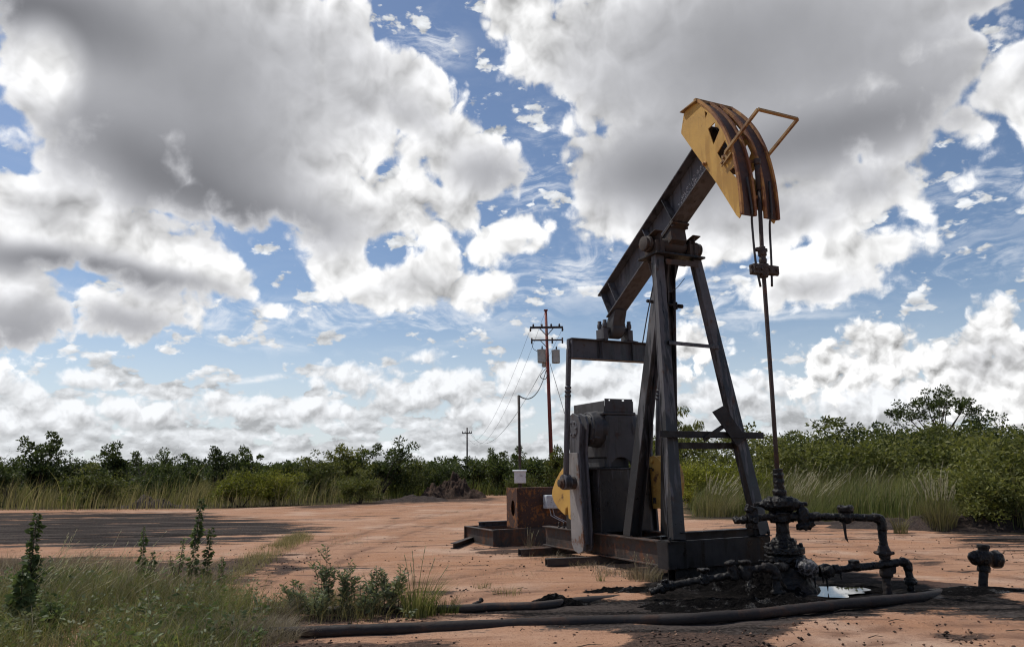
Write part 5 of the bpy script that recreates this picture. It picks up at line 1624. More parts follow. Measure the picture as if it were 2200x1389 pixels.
def make_tree(kind, seed):
    """returns (trunk mesh, crown mesh) datablocks of one plant standing at the origin"""
    rg = np.random.default_rng(seed)
    if kind == 'clumpy':
        segs, tips = branching(rg, 3.0, .75, 4, 2)
        tips = tips[tips[:, 2] > .6]
        tips = tips[rg.random(len(tips)) < .75]
        c, rad = tips, rg.uniform(.14, .36, len(tips))
        P_, d = clumps(c, rad, 3000, rg)
        D = d + rg.normal(size=d.shape) * .7 + np.array([0, 0, .25])
        V, F = leaf_arrays(P_, D, rg.uniform(.09, .16, len(P_)), rg.uniform(.05, .085, len(P_)), rg)
    elif kind == 'round':
        segs, tips = branching(rg, 1.9, .9, 5, 2, lean=.3)
        n = 46
        u = unit(rg.normal(size=(n, 3))); u[:, 2] = np.abs(u[:, 2]) * .95
        c = u * rg.uniform(.55, 1.0, (n, 1)) * np.array([1.15, 1.15, 1.45]) + np.array([0, 0, .35])
        c = np.concatenate([c, tips[tips[:, 2] > .3]])
        rad = rg.uniform(.20, .42, len(c))
        P_, d = clumps(c, rad, 5200, rg)
        P_[:, 2] = np.abs(P_[:, 2])
        D = d + rg.normal(size=d.shape) * .8 + np.array([0, 0, .2])
        V, F = leaf_arrays(P_, D, rg.uniform(.07, .12, len(P_)), rg.uniform(.03, .05, len(P_)), rg)
    elif kind == 'dense':
        segs, tips = branching(rg, 2.6, .8, 5, 2, lean=.25)
        n = 60
        u = unit(rg.normal(size=(n, 3))); u[:, 2] = np.abs(u[:, 2])
        c = u * rg.uniform(.45, 1.05, (n, 1)) * np.array([1.35, 1.35, 2.2]) + np.array([0, 0, .35])
        c = np.concatenate([c, tips[tips[:, 2] > .5]])
        rad = rg.uniform(.18, .40, len(c))
        P_, d = clumps(c, rad, 5600, rg)
        P_[:, 2] = np.abs(P_[:, 2])
        D = d + rg.normal(size=d.shape) * .8
        V, F = leaf_arrays(P_, D, rg.uniform(.08, .14, len(P_)), rg.uniform(.04, .07, len(P_)), rg)
    elif kind == 'flat':
        segs, tips = branching(rg, 5.4, 1.15, 3, 2, lean=.2)
        n = 70
        a, q = rg.uniform(0, 2 * math.pi, n), np.sqrt(rg.random(n)) * 2.3
        c = np.stack([q * np.cos(a), q * np.sin(a), 4.85 - .16 * q ** 2 + rg.normal(size=n) * .28], 1)
        for i in rg.choice(n, 13, replace=False):
            e = Vector(c[i]); s0 = Vector((rg.normal() * .1, 0, rg.uniform(1.2, 3.8)))
            mid = s0.lerp(e, .5) + Vector((0, 0, -.25))
            segs.append(([s0, mid, e], [.05, .032, .012]))
        rad = rg.uniform(.16, .36, n)
        P_, d = clumps(c, rad, 3400, rg)
        D = d + rg.normal(size=d.shape) * .8
        V, F = leaf_arrays(P_, D, rg.uniform(.12, .19, len(P_)), rg.uniform(.06, .09, len(P_)), rg)
    elif kind == 'droop':
        segs, tips = branching(rg, 4.2, .5, 2, 2, droop=.02, lean=.08)
        c = tips[tips[:, 2] > 1.6]; rad = rg.uniform(.22, .42, len(c))
        P_, d = clumps(c, rad, 2200, rg)
        D = d * .35 + rg.normal(size=d.shape) * .25 + np.array([.1, 0, -1.0])
        V, F = leaf_arrays(P_, D, rg.uniform(.18, .30, len(P_)), rg.uniform(.035, .055, len(P_)), rg)
    elif kind == 'bare':
        segs, tips = branching(rg, 2.9, .7, 4, 3)
        P_, d = clumps(tips, np.full(len(tips), .03), 6, rg)
        segs = [(p_, [r_ * 1.7 for r_ in rs_]) for p_, rs_ in segs]
        V, F = leaf_arrays(P_, d + rg.normal(size=d.shape), rg.uniform(.06, .1, len(P_)), rg.uniform(.03, .05, len(P_)), rg)
    return segs, V, F

PROTO = {}
def tree(kind, seed, leaf, name, label, cat, x, y, scale, rz, group, sz=None):
    key = (kind, seed, leaf)
    o = empty(name, (x, y, float(height_at(x, y))), rz)
    o.scale = (scale, scale, sz or scale)
    tag(o, label, cat, group)
    if key not in PROTO:
        segs, V, F = make_tree(kind, seed)
        tk = tubes_mesh(segs, 'trunk', M['twig'] if kind == 'bare' else M['bark'], o)
        cr = mesh_np('crown', V, F, M[leaf], o)
        PROTO[key] = (tk, cr)
    else:
        for src in PROTO[key]:
            c = src.copy(); COL.objects.link(c); c.parent = o
    return o

def at_depth(px, Y):
    d = ray(px, 1010); return d.x / d.y * Y
def top_scale(px, py, Y, h0):                    # height a plant needs to reach the line of sight, over the prototype's height
    d = ray(px, py); return (CAM_H + d.z / d.y * Y) / h0

# (pixel column, pixel row of the top, distance, kind, seed, leaf, name, label)
H0 = dict(clumpy=3.2, round=2.05, dense=2.75, flat=5.3, droop=4.3, bare=3.1)
LEFT = [
    (-40, 935, 33, 'dense', 1, 'leaf_dark', 'bush', 'dark dense bush cut by the left edge of the photo'),
    (40, 950, 34, 'bare', 2, 'leaf_dark', 'shrub', 'bare grey twiggy shrub near the left edge'),
    (88, 916, 35, 'clumpy', 3, 'leaf_dark', 'shrub', 'tall clumpy dark shrub, highest on the far left'),
    (150, 950, 36, 'dense', 4, 'leaf_dark', 'bush', 'broad dark bush right of the tallest far left shrub'),
    (245, 935, 37, 'clumpy', 5, 'leaf_dark', 'shrub', 'single dark clump standing up from the left skyline, left of the bare twigs'),
    (200, 965, 31, 'dense', 6, 'leaf_mid', 'bush', 'green bush behind the grass with dark weed spikes'),
    (315, 950, 36, 'bare', 7, 'leaf_dark', 'shrub', 'bare twiggy shrub on the skyline above the oil stained patch'),
    (345, 968, 33, 'dense', 1, 'leaf_dark', 'bush', 'low dark bush under the bare twigs of the left skyline'),
    (405, 945, 36, 'clumpy', 8, 'leaf_dark', 'shrub', 'thin dark shrub with one high tuft above the left skyline'),
    (478, 948, 35, 'clumpy', 3, 'leaf_dark', 'shrub', 'dark clumpy shrub rising behind the left yellow green bush'),
    (520, 990, 29.5, 'round', 9, 'leaf_lime', 'bush', 'yellow green rounded bush behind the left grass, left one of the pair'),
    (585, 990, 30, 'round', 10, 'leaf_lime', 'bush', 'yellow green rounded bush behind the left grass, right one of the pair'),
    (530, 945, 37, 'clumpy', 5, 'leaf_dark', 'shrub', 'dark leafy shrub rising between the two yellow green bushes'),
    (605, 948, 36, 'clumpy', 11, 'leaf_dark', 'shrub', 'dark spreading shrub behind the right yellow green bush'),
    (690, 950, 34, 'dense', 4, 'leaf_mid', 'bush', 'full green bush left of the tallest tree in the middle'),
    (740, 932, 35, 'clumpy', 12, 'leaf_mid', 'shrub', 'green shrub with a pointed crown beside the tallest middle tree'),
    (812, 920, 35, 'clumpy', 8, 'leaf_dark', 'tree', 'tallest dark tree of the middle skyline, above the end of the grass'),
    (775, 985, 31, 'dense', 6, 'leaf_mid', 'bush', 'green bush at the foot of the tallest middle tree'),
    (880, 962, 36, 'dense', 1, 'leaf_mid', 'bush', 'broad green bush left of the brush heap'),
    (955, 968, 37, 'dense', 4, 'leaf_dark', 'bush', 'dark bush directly behind the brush heap'),
    (1010, 965, 40, 'clumpy', 12, 'leaf_dark', 'shrub', 'dark open shrub in front of the distant power pole'),
    (1075, 948, 40, 'clumpy', 3, 'leaf_dark', 'shrub', 'dark open shrub left of the thin service post'),
    (1145, 952, 41, 'clumpy', 11, 'leaf_dark', 'shrub', 'dark open shrub between the service post and the utility pole'),
    (1208, 945, 38, 'clumpy', 5, 'leaf_mid', 'shrub', 'green shrub right of the utility pole, partly behind the pump jack'),
    (1120, 1010, 37, 'round', 9, 'leaf_mid', 'bush', 'low green bush behind the white meter box'),
    (1290, 960, 38, 'dense', 6, 'leaf_mid', 'bush', 'green bush hidden behind the gear box of the pump jack'),
]
RIGHT = [
    (1466, 852, 32, 'droop', 21, 'leaf_mid', 'tree', 'slender tree with drooping leaves seen between the pump jack legs'),
    (1505, 962, 23.5, 'round', 10, 'leaf_lime', 'bush', 'bright yellow green bush between the pump jack legs, left of two'),
    (1590, 968, 23.0, 'round', 9, 'leaf_lime', 'bush', 'bright yellow green bush between the pump jack legs, right of two'),
    (1660, 945, 28, 'clumpy', 12, 'leaf_dark', 'shrub', 'dark shrub directly behind the polished rod'),
    (1690, 965, 25.5, 'dense', 4, 'leaf_mid', 'bush', 'green bush right of the polished rod behind the plume grass'),
    (1745, 908, 30, 'clumpy', 8, 'leaf_dark', 'shrub', 'dark shrub with bare twigs on the skyline right of the rod'),
    (1790, 915, 27, 'dense', 6, 'leaf_mid', 'bush', 'broad green bush right of the twiggy dark shrub'),
    (1835, 940, 24, 'round', 10, 'leaf_mid', 'bush', 'lighter green bush in front of the broad right bushes'),
    (1880, 905, 29, 'dense', 1, 'leaf_dark', 'bush', 'dark bush on the skyline left of the flat topped tree'),
    (1955, 893, 30, 'dense', 4, 'leaf_dark', 'bush', 'dark bush at the foot of the flat topped tree'),
    (2022, 838, 44, 'flat', 22, 'leaf_dark', 'tree', 'flat topped open tree standing above all bushes on the right'),
    (1935, 945, 24.5, 'round', 9, 'leaf_mid', 'bush', 'green rounded bush behind the pale grass tufts on the right'),
    (2030, 930, 25, 'dense', 6, 'leaf_mid', 'bush', 'tall green bush under the flat topped tree'),
    (2110, 880, 33, 'dense', 1, 'leaf_dark', 'bush', 'dark bush on the skyline right of the flat topped tree'),
    (2180, 882, 31, 'dense', 4, 'leaf_dark', 'bush', 'dark high bush at the right end of the skyline'),
    (2110, 930, 23, 'round', 10, 'leaf_mid', 'bush', 'green bush behind the near bush at the right edge'),
    (2160, 945, 16.2, 'round', 9, 'leaf_mid', 'bush', 'large near green bush at the right edge of the photo'),
    (2250, 925, 15.2, 'round', 10, 'leaf_mid', 'bush', 'nearest green bush, cut by the right edge of the photo'),
    (2260, 890, 27, 'dense', 6, 'leaf_dark', 'bush', 'tall dark bush just beyond the right edge'),
    (2130, 1000, 14.6, 'round', 10, 'leaf_mid', 'bush', 'low near green bush in front of the large bush at the right edge'),
    (1990, 1010, 20.5, 'round', 9, 'leaf_mid', 'bush', 'low green bush behind the tall pale grass tuft'),
    (1420, 975, 30, 'dense', 4, 'leaf_mid', 'bush', 'green bush behind the rear legs of the pump jack'),
]
rgt = random.Random(11)
for lst, grp in ((LEFT, 'bushes along the left edge of the clearing'), (RIGHT, 'bushes along the right edge of the clearing')):
    for px, py, Y, kind, seed, leaf, nm, lab in lst:
        sc_ = top_scale(px, py, Y, H0[kind])
        wide = {'dense': 1.2, 'round': 1.15}.get(kind, 1.0)
        if kind == 'dense' and lst is LEFT: sc_ *= .90
        if lst is RIGHT and leaf == 'leaf_mid' and kind in ('dense', 'round'): sc_ *= 1.30
        if lst is RIGHT and leaf == 'leaf_dark' and kind == 'dense': sc_ *= 1.0
        if kind == 'clumpy': sc_ *= 1.07
        tree(kind, seed, leaf, nm, lab, nm, at_depth(px, Y), Y, sc_ * wide, rgt.uniform(0, 6.28), grp, sz=sc_)

# the scrub that closes the view behind them: one leafy mass
def scrub(name, px0, px1, Y0, Y1, ztop, n, mat, seed, leaf=.17):
    rg = np.random.default_rng(seed)
    nc = int(n / 55)
    Yc = rg.uniform(Y0, Y1, nc)
    a0, a1 = ray(px0, 1010), ray(px1, 1010)
    Xc = (a0.x / a0.y + (a1.x / a1.y - a0.x / a0.y) * rg.random(nc)) * Yc
    top = ztop * (1 + .30 * fbm(Xc * .35, Yc * .35, 4, seed)) * (1 + (Yc - Y0) * .004)
    Zc = top * rg.random(nc) ** .55
    C_ = np.stack([Xc, Yc, Zc], 1)
    P_, d = clumps(C_, rg.uniform(.25, .6, nc), n, rg)
    P_[:, 2] = np.abs(P_[:, 2])
    V, F = leaf_arrays(P_, d + rg.normal(size=d.shape) * .8, rg.uniform(leaf * .7, leaf * 1.3, n), rg.uniform(leaf * .4, leaf * .65, n), rg)
    tag(mesh_np(name, V, F, M[mat]), kind='stuff')
scrub('scrub', -250, 1500, 38, 52, 1.55, 60000, 'leaf_dark', 5)
scrub('scrub', 1380, 2500, 28, 44, 2.45, 46000, 'leaf_mid', 6, .14)
scrub('scrub', -900, 3200, 60, 110, 1.9, 30000, 'leaf_dark', 8, .35)

# ---------------------------------------------------------------- grass
def blades(base, h, lean, width, rg, curve=.5, segs=3, mat='grass', name='grass'):
    """curved tapering blades; lean: n x 2 tip offset as a share of the height"""
    n = len(base)
    ts = np.linspace(0, 1, segs + 1)
    side = rg.normal(size=(n, 2)); side = side / np.linalg.norm(side, axis=1, keepdims=True)
    rows = []
    for k, t in enumerate(ts):
        off = lean * h[:, None] * (t ** (1 + curve * 2))[..., None] if np.ndim(t) else lean * h[:, None] * t ** (1 + 2 * curve)
        c = np.stack([base[:, 0] + off[:, 0], base[:, 1] + off[:, 1], base[:, 2] + h * t * (1 - .22 * t * np.linalg.norm(lean, axis=1))], 1)
        w = width * (1 - t) ** .7 * .5 if k < segs else width * 0
        s3 = np.stack([side[:, 0], side[:, 1], np.zeros(n)], 1)
        if k < segs: rows += [c - s3 * w[:, None], c + s3 * w[:, None]]
        else: rows.append(c)
    V = np.stack(rows, 1)
    m = V.shape[1]
    idx = np.arange(n)[:, None] * m
    F4 = np.concatenate([idx + np.array([[2 * k, 2 * k + 1, 2 * k + 3, 2 * k + 2]]) for k in range(segs - 1)])
    F3 = idx + np.array([[m - 3, m - 2, m - 1]])
    return V.reshape(-1, 3), F4, F3
def in_poly_pts(pts_px, n, rg, dens=None, feather=.35):
    poly = poly_world(pts_px)
    lo, hi = poly.min(0), poly.max(0)
    out = []
    tot = 0
    while tot < n:
        q = lo + (hi - lo) * rg.random((n * 2, 2))
        dd = dist_poly(q[:, 0], q[:, 1], poly)
        keep = (dd + feather * (.5 * fbm(q[:, 0] * 3, q[:, 1] * 3, 3, 55) + rg.random(len(q)) - .9)) > 0
        if dens is not None: keep &= rg.random(len(q)) < dens(q[:, 0], q[:, 1])
        q = q[keep]; out.append(q); tot += len(q)
    q = np.concatenate(out)[:n]
    return np.column_stack([q, height_at(q[:, 0], q[:, 1])])
def grass_stuff(name, pts_px, n, h, hs, lean, ls, width, mat, seed, dens=None, curve=.5, freq=.6, hamp=.5):
    rg = np.random.default_rng(seed)
    b = in_poly_pts(pts_px, n, rg, dens)
    hh = h * (1 + hs * rg.normal(size=n)).clip(.3, 1.9) * (1 + hamp * fbm(b[:, 0] * freq, b[:, 1] * freq, 3, seed)).clip(.3)
    ln = np.asarray(lean) + rg.normal(size=(n, 2)) * ls
    V, F4, F3 = blades(b, hh, ln, width * rg.uniform(.6, 1.4, n), rg, curve)
    return tag(mesh_np(name, V, [F4, F3], M[mat]), kind='stuff')
patchy = lambda f, s, lo=.0: (lambda x, y: np.clip(.55 + 1.3 * fbm(x * f, y * f, 3, s), lo, 1))
LEFT_BELT = [(-260, 1097), (250, 1096), (480, 1093), (700, 1085), (815, 1078), (840, 1068), (700, 1050), (-260, 1052)]
grass_stuff('tall_grass', LEFT_BELT, 26000, .92, .30, (.22, .02), .20, .022, 'grass', 31, curve=.6)
grass_stuff('tall_grass', LEFT_BELT, 9000, .95, .28, (.22, .02), .22, .022, 'grass_green', 32, patchy(.35, 4), curve=.6)
grass_stuff('tall_grass', [(830, 1075), (1000, 1067), (1240, 1058), (1240, 1040), (820, 1048)], 9000, .62, .35, (.12, 0), .22, .03, 'grass_green', 33)
RIGHT_BELT = [(1480, 1108), (1650, 1112), (1800, 1113), (1880, 1118), (2000, 1128), (2130, 1140), (2400, 1160), (2400, 1080), (2000, 1062), (1480, 1062)]
grass_stuff('tall_grass', RIGHT_BELT, 24000, .80, .30, (.22, .0), .24, .014, 'grass_green', 34, curve=.7)
grass_stuff('tall_grass', RIGHT_BELT, 9000, .85, .30, (.30, .0), .25, .012, 'grass', 35, patchy(.5, 8), curve=.8)
FORE = [(-300, 1300), (0, 1262), (110, 1240), (260, 1246), (340, 1268), (470, 1272), (540, 1290), (560, 1325), (600, 1360), (560, 1389), (520, 1470), (-400, 1470)]
grass_stuff('meadow_grass', FORE, 10000, .20, .45, (.10, .02), .55, .0055, 'grass_green', 36, patchy(1.2, 14, .06), curve=.7, freq=1.3)
grass_stuff('meadow_grass', FORE, 11000, .22, .45, (.25, .02), .60, .0042, 'grass', 37, patchy(1.0, 15, .15), curve=.9, freq=1.3)
grass_stuff('meadow_grass', FORE, 2800, .22, .5, (.25, .0), .65, .0035, 'grass_dry', 44, patchy(1.4, 45, .1), curve=.9, freq=1.3)
grass_stuff('meadow_grass', [(-300, 1225), (200, 1198), (490, 1208), (540, 1290), (0, 1300), (-300, 1320)], 6500, .13, .45, (.25, 0), .5, .0038, 'grass_dry', 38, patchy(1.1, 16, .08), freq=1.5)
grass_stuff('meadow_grass', [(490, 1225), (545, 1180), (600, 1158), (640, 1147), (674, 1148), (664, 1160), (612, 1192), (556, 1228), (505, 1247)], 4200, .085, .5, (.15, 0), .6, .005, 'grass', 39, patchy(1.6, 17, .02), freq=1.5)
grass_stuff('matted_grass', [(330, 1352), (520, 1342), (600, 1345), (650, 1352), (640, 1374), (520, 1388), (320, 1392)], 9000, .13, .4, (.5, .1), .8, .0035, 'grass_dry', 40, None, curve=.4)
grass_stuff('matted_grass', [(200, 1360), (560, 1372), (560, 1420), (200, 1420)], 3000, .10, .4, (.5, .1), .8, .004, 'grass_dry', 41, patchy(2, 18, .1), curve=.4)
PAD = [(560, 1240), (700, 1140), (1000, 1090), (1100, 1180), (1380, 1230), (1380, 1280), (1000, 1300), (560, 1300)]
grass_stuff('ground_sprigs', PAD, 900, .05, .5, (.1, 0), .7, .0045, 'grass_dry', 42, lambda x, y: np.clip((fbm(x * 1.6, y * 1.6, 3, 19) - .25) * 2.2, 0, 1))
grass_stuff('ground_sprigs', [(1160, 1186), (1290, 1212), (1420, 1238), (1400, 1252), (1270, 1232), (1120, 1196)], 900, .09, .5, (.1, 0), .5, .005, 'grass_dry', 43, patchy(2.5, 20))

def undergrowth(pts_px, n, seed, mat, lo, hi, L):
    rg = np.random.default_rng(seed)
    b = in_poly_pts(pts_px, n, rg, patchy(1.5, seed, 0))
    k = 26
    c = np.repeat(b, k, 0)
    t = rg.random(len(c))
    hh = np.repeat(rg.uniform(lo, hi, n), k)
    a = rg.uniform(0, 6.28, len(c))
    P_ = c + np.stack([np.cos(a) * .05 * t, np.sin(a) * .05 * t, hh * (.1 + .9 * t)], 1)
    D = np.stack([np.cos(a), np.sin(a), rg.uniform(-.3, .9, len(c))], 1)
    V, F = leaf_arrays(P_, D, rg.uniform(.6, 1.2, len(c)) * L, rg.uniform(.3, .5, len(c)) * L, rg, .1)
    tag(mesh_np('undergrowth', V, F, M[mat]), kind='stuff')
undergrowth(FORE, 230, 71, 'leaf_spike', .08, .30, .055)
undergrowth(FORE, 110, 72, 'leaf_pale', .10, .28, .05)
undergrowth([(560, 1335), (560, 1300), (700, 1298), (900, 1300), (960, 1310), (940, 1332), (700, 1340)], 24, 73, 'leaf_pale', .05, .16, .04)
grass_stuff('meadow_grass', [(560, 1340), (560, 1295), (700, 1290), (900, 1296), (990, 1308), (960, 1330), (700, 1342)], 1700, .17, .5, (.15, 0), .6, .005, 'grass', 47, patchy(2.2, 48, .1))
# long seed-bearing stems leaning to the right over the meadow
def stems_with_heads(name, bases, hs, leans, rg, w_, head_len, head_w, mat_stem, mat_head, parent=None):
    b = MB(); hd_v, hd_f = [], []
    for p, h, ln in zip(bases, hs, leans):
        pts = []
        for k in range(9):
            t = k / 8
            pts.append(Vector((p[0] + ln[0] * h * t ** 1.9, p[1] + ln[1] * h * t ** 1.9, p[2] + h * t * (1 - .25 * t * abs(ln[0])))))
        b.tube(pts, [w_ * (1 - .6 * k / 8) for k in range(9)], 4, cap=False)
        e0, e1 = pts[-2], pts[-1] + (pts[-1] - pts[-2]) * .2
        n = 26
        t = rg.random(n)
        C_ = np.array(pts[-3])[None] * (1 - t[:, None]) + np.array(e1)[None] * t[:, None]
        D = unit(np.array(e1 - pts[-3]))[None] + rg.normal(size=(n, 3)) * .10
        V, F = leaf_arrays(C_, D, rg.uniform(.6, 1, n) * head_len * .30, rg.uniform(.5, 1.0, n) * head_w * .55, rg, .05)
        hd_f.append(F + sum(len(v) for v in hd_v)); hd_v.append(V)
    o = b.build(name, M[mat_stem], parent, 0, fix=False)
    h_ = mesh_np('seed_heads', np.concatenate(hd_v), np.concatenate(hd_f), M[mat_head], parent or o)
    return o, h_
rg = np.random.default_rng(50)
bs_ = in_poly_pts([(0, 1290), (120, 1270), (330, 1285), (420, 1290), (380, 1340), (0, 1340)], 110, rg)
st, hd = stems_with_heads('seed_stalks', bs_, rg.uniform(.28, .72, 110), np.column_stack([rg.uniform(.15, .8, 110), rg.normal(size=110) * .15]), rg, .0016, .12, .006, 'grass_dry', 'plume')
tag(st, kind='stuff')
bs_ = in_poly_pts([(1480, 1100), (1640, 1105), (1800, 1104), (2060, 1118), (2200, 1128), (2120, 1075), (1480, 1075)], 210, rg)
st, hd = stems_with_heads('plume_stalks', bs_, rg.uniform(.8, 1.35, 210), np.column_stack([rg.uniform(.12, .55, 210), rg.normal(size=210) * .12]), rg, .0045, .36, .022, 'grass', 'plume')
tag(st, kind='stuff')
def tuft(label, px, py, h, n, spread, mat, seed, plumes=0, lean=.12, width=.008, name='grass_tuft', hl=.3):
    rg = np.random.default_rng(seed)
    g = gr(px, py)
    o = empty(name, (g.x, g.y, float(height_at(g.x, g.y))))
    tag(o, label, 'grass tuft')
    a, q = rg.uniform(0, 6.28, n), np.sqrt(rg.random(n)) * spread
    base = np.stack([q * np.cos(a), q * np.sin(a), np.zeros(n)], 1)
    ln = np.stack([np.cos(a), np.sin(a)], 1) * rg.uniform(.1, .75, (n, 1)) + np.array([lean, 0])
    V, F4, F3 = blades(base, h * rg.uniform(.45, 1.05, n), ln, width * rg.uniform(.6, 1.3, n), rg, .6)
    mesh_np('blades', V, [F4, F3], M[mat], o)
    if plumes:
        a, q = rg.uniform(0, 6.28, plumes), np.sqrt(rg.random(plumes)) * spread * .7
        bb = np.stack([q * np.cos(a), q * np.sin(a), np.zeros(plumes)], 1)
        ln = np.stack([np.cos(a), np.sin(a) * .5], 1) * rg.uniform(.0, .35, (plumes, 1)) + np.array([lean, 0])
        stems_with_heads('stalks', bb, h * rg.uniform(.9, 1.5, plumes), ln, rg, .0035, hl, .018, mat, 'plume', o)
    return o
tuft('tall pale plumed grass tuft before the dark earth bank on the right', 2020, 1138, .72, 520, .28, 'grass', 61, 46, .05)
tuft('pale plumed grass tuft seen between the pump jack legs', 1535, 1108, .75, 520, .50, 'grass', 62, 40, .3)
tuft('drooping plumed grass tuft behind the wellhead, right of the far leg', 1735, 1118, .78, 420, .50, 'grass_green', 63, 34, .4)
tuft('small plumed grass tuft left of the upper flow line', 1690, 1112, .8, 300, .35, 'grass', 64, 20, .4)
tuft('short sparse grass tuft on the bank right of the riser', 1935, 1145, .42, 130, .12, 'grass', 65, 0)
tuft('green grass clump growing through the thin line pipe, right of the leafy shrubs', 900, 1322, .40, 330, .15, 'grass_green', 66, 7, .15, .006, hl=.1)
tuft('small grass clump right of the green clump on the thin line pipe', 960, 1318, .22, 110, .10, 'grass_green', 67, 0, .1, .005)
tuft('straw coloured grass clump leaning over the thick line pipe', 600, 1338, .30, 150, .09, 'grass_dry', 68, 0, .5, .006)
tuft('dry straw tuft against the front corner of the skid', 1385, 1243, .20, 420, .20, 'grass_dry', 69, 12, .1, .0035, hl=.04)
tuft('tiny green tuft in front of the dry straw tuft by the skid', 1290, 1246, .12, 40, .05, 'grass_green', 70, 0, .1, .004)
tuft('small dry weed tuft beside the low frame', 1140, 1190, .30, 40, .10, 'grass_dry', 71, 8, .1, .004, hl=.05)
tuft('sparse dry tuft on the sand left of the sleeper', 1090, 1275, .11, 90, .16, 'grass', 72, 0, .1, .004)
tuft('sparse grass tuft standing alone on the sand before the skid', 1035, 1262, .10, 70, .10, 'grass', 73, 0, .1, .004)
tuft('low green tuft at the far left bottom corner', 60, 1385, .30, 300, .25, 'grass_green', 74, 0, .1, .006)

def litter():                                    # dead twigs and straws strewn over the pad
    rg = np.random.default_rng(91)
    b = MB()
    for k in range(150):
        y = 5.2 + 12 * rg.random() ** 1.4; x = (rg.random() - .5) * 1.4 * y
        a = rg.normal() * .5; L = rg.uniform(.04, .22)
        p0 = Vector((x, y, float(height_at(x, y)) + .006)); p1 = p0 + Vector((math.cos(a), math.sin(a), rg.uniform(-.02, .08))) * L
        b.tube([p0, p0.lerp(p1, .5) + Vector((0, 0, .012)), p1], [.0035, .003, .0015], 4, cap=False)
    tag(b.build('litter', M['bark'], None, 0, fix=False), kind='stuff')
litter()

# ---------------------------------------------------------------- leafy weed spikes and pale shrubs in the foreground
def weed_mesh(seed, h, w_, n, branch=0):
    rg = np.random.default_rng(seed)
    segs = [([Vector((0, 0, -.02)), Vector((.01 * h, 0, h * .5)), Vector((.03 * h * rg.normal(), 0, h))], [.006, .005, .002])]
    t = rg.random(n) ** .9
    a = rg.uniform(0, 6.28, n)
    bulge = 1 + .28 * np.sin(t * 17 + seed) + .18 * np.sin(t * 41 + 2 * seed)
    r0 = w_ * bulge * (1 - .50 * t ** 3) * np.clip((t + .08) * 5, .4, 1)
    gap = rg.random(n) < .75
    P_ = np.stack([np.cos(a) * r0 * .25 + segs[0][0][2].x * t ** 2, np.sin(a) * r0 * .25, h * (.06 + .94 * t)], 1)[gap]
    D = np.stack([np.cos(a), np.sin(a), rg.uniform(-.9, .25, n)], 1)[gap]
    r0, n = r0[gap], int(gap.sum())
    Vs, Fs = [], []
    V, F = leaf_arrays(P_, D, r0 * rg.uniform(.7, 1.3, n), r0 * rg.uniform(.45, .8, n), rg, .16)
    Vs.append(V); Fs.append(F)
    for k in range(branch):
        b0 = h * rg.uniform(.08, .3); a0 = rg.uniform(0, 6.28); L_ = h * rg.uniform(.3, .55)
        p0 = Vector((0, 0, b0)); p1 = p0 + Vector((math.cos(a0) * .35, math.sin(a0) * .35, 1)) * L_
        segs.append(([p0, p0.lerp(p1, .5), p1], [.004, .003, .0015]))
        m = int(n * .45)
        t = rg.random(m); a = rg.uniform(0, 6.28, m)
        C_ = np.array(p0)[None] + (np.array(p1) - np.array(p0))[None] * t[:, None]
        D = np.stack([np.cos(a), np.sin(a), rg.uniform(-.5, .4, m)], 1)
        V, F = leaf_arrays(C_ + D * .01, D, w_ * .7 * (1 - .5 * t) * rg.uniform(.7, 1.2, m), w_ * .38 * rg.uniform(.7, 1.2, m), rg, .12)
        Fs.append(F + sum(len(v) for v in Vs)); Vs.append(V)
    return segs, np.concatenate(Vs), np.concatenate(Fs)
def weed(label, px, py, top, w_, n, seed, branch=0, mat='leaf_spike', name='weed_plant', lean=0.0):
    g = gr(px, py)
    h = (CAM_H + ray(px, top).z / ray(px, top).y * g.y)
    o = empty(name, (g.x, g.y, float(height_at(g.x, g.y))))
    o.rotation_euler = (random.Random(seed).uniform(-.07, .07), lean + random.Random(seed + 1).uniform(-.06, .09), random.Random(seed + 2).uniform(0, 6))
    tag(o, label, 'weed')
    segs, V, F = weed_mesh(seed, h, w_ * .84, int(n * 1.15), branch)
    tubes_mesh(segs, 'stem', M['bark'], o)
    mesh_np('leaves', V, F, M[mat], o)
weed('tall leafy weed spike at the left edge, tallest above the dark stain', 52, 1330, 1100, .075, 420, 81, 3)
weed('bushy dark weed below the tall spike at the left edge', 38, 1350, 1215, .10, 360, 82, 3)
weed('dark leafy weed spike left of the tallest foreground spike', 298, 1268, 1130, .055, 300, 83, 0)
weed('short leafy weed close right of the left middle spike', 322, 1272, 1185, .055, 220, 84, 1)
weed('thin ragged weed with a hooked top beside the tallest spike', 378, 1280, 1155, .050, 180, 85, 2)
weed('tallest thick leafy weed spike of the foreground', 408, 1262, 1070, .070, 460, 86, 0)
weed('second thick weed spike leaning against the tallest one', 440, 1262, 1132, .060, 320, 87, 0, lean=.04)
weed('short dark weed stalk right of the thick spikes', 476, 1282, 1195, .045, 170, 88, 0)
weed('small leaning weed before the thin line pipe at its left end', 524, 1304, 1258, .042, 90, 89, 0, lean=.35)
weed('leafy dark weed in the grass at the bottom left', 105, 1372, 1290, .07, 220, 90, 2)
for k_, (px_, top_) in enumerate(((160, 1022), (178, 1034), (205, 1020), (232, 1018), (246, 1030), (335, 1016), (1158, 1018))):
    labs = ['thin dark weed spike in the far left grass, leftmost of the row', 'short dark weed spike second in the row in the far left grass', 'dark weed spike in the middle of the row in the far left grass',
            'tallest dark weed spike of the row in the far left grass', 'short weed spike at the right end of the row in the far left grass', 'lone dark weed spike standing apart in the left grass', 'tall weed spike in the far grass between the two posts']
    weed(labs[k_], px_, 1086 if px_ < 1000 else 1062, top_, .09, 90, 100 + k_, 0)

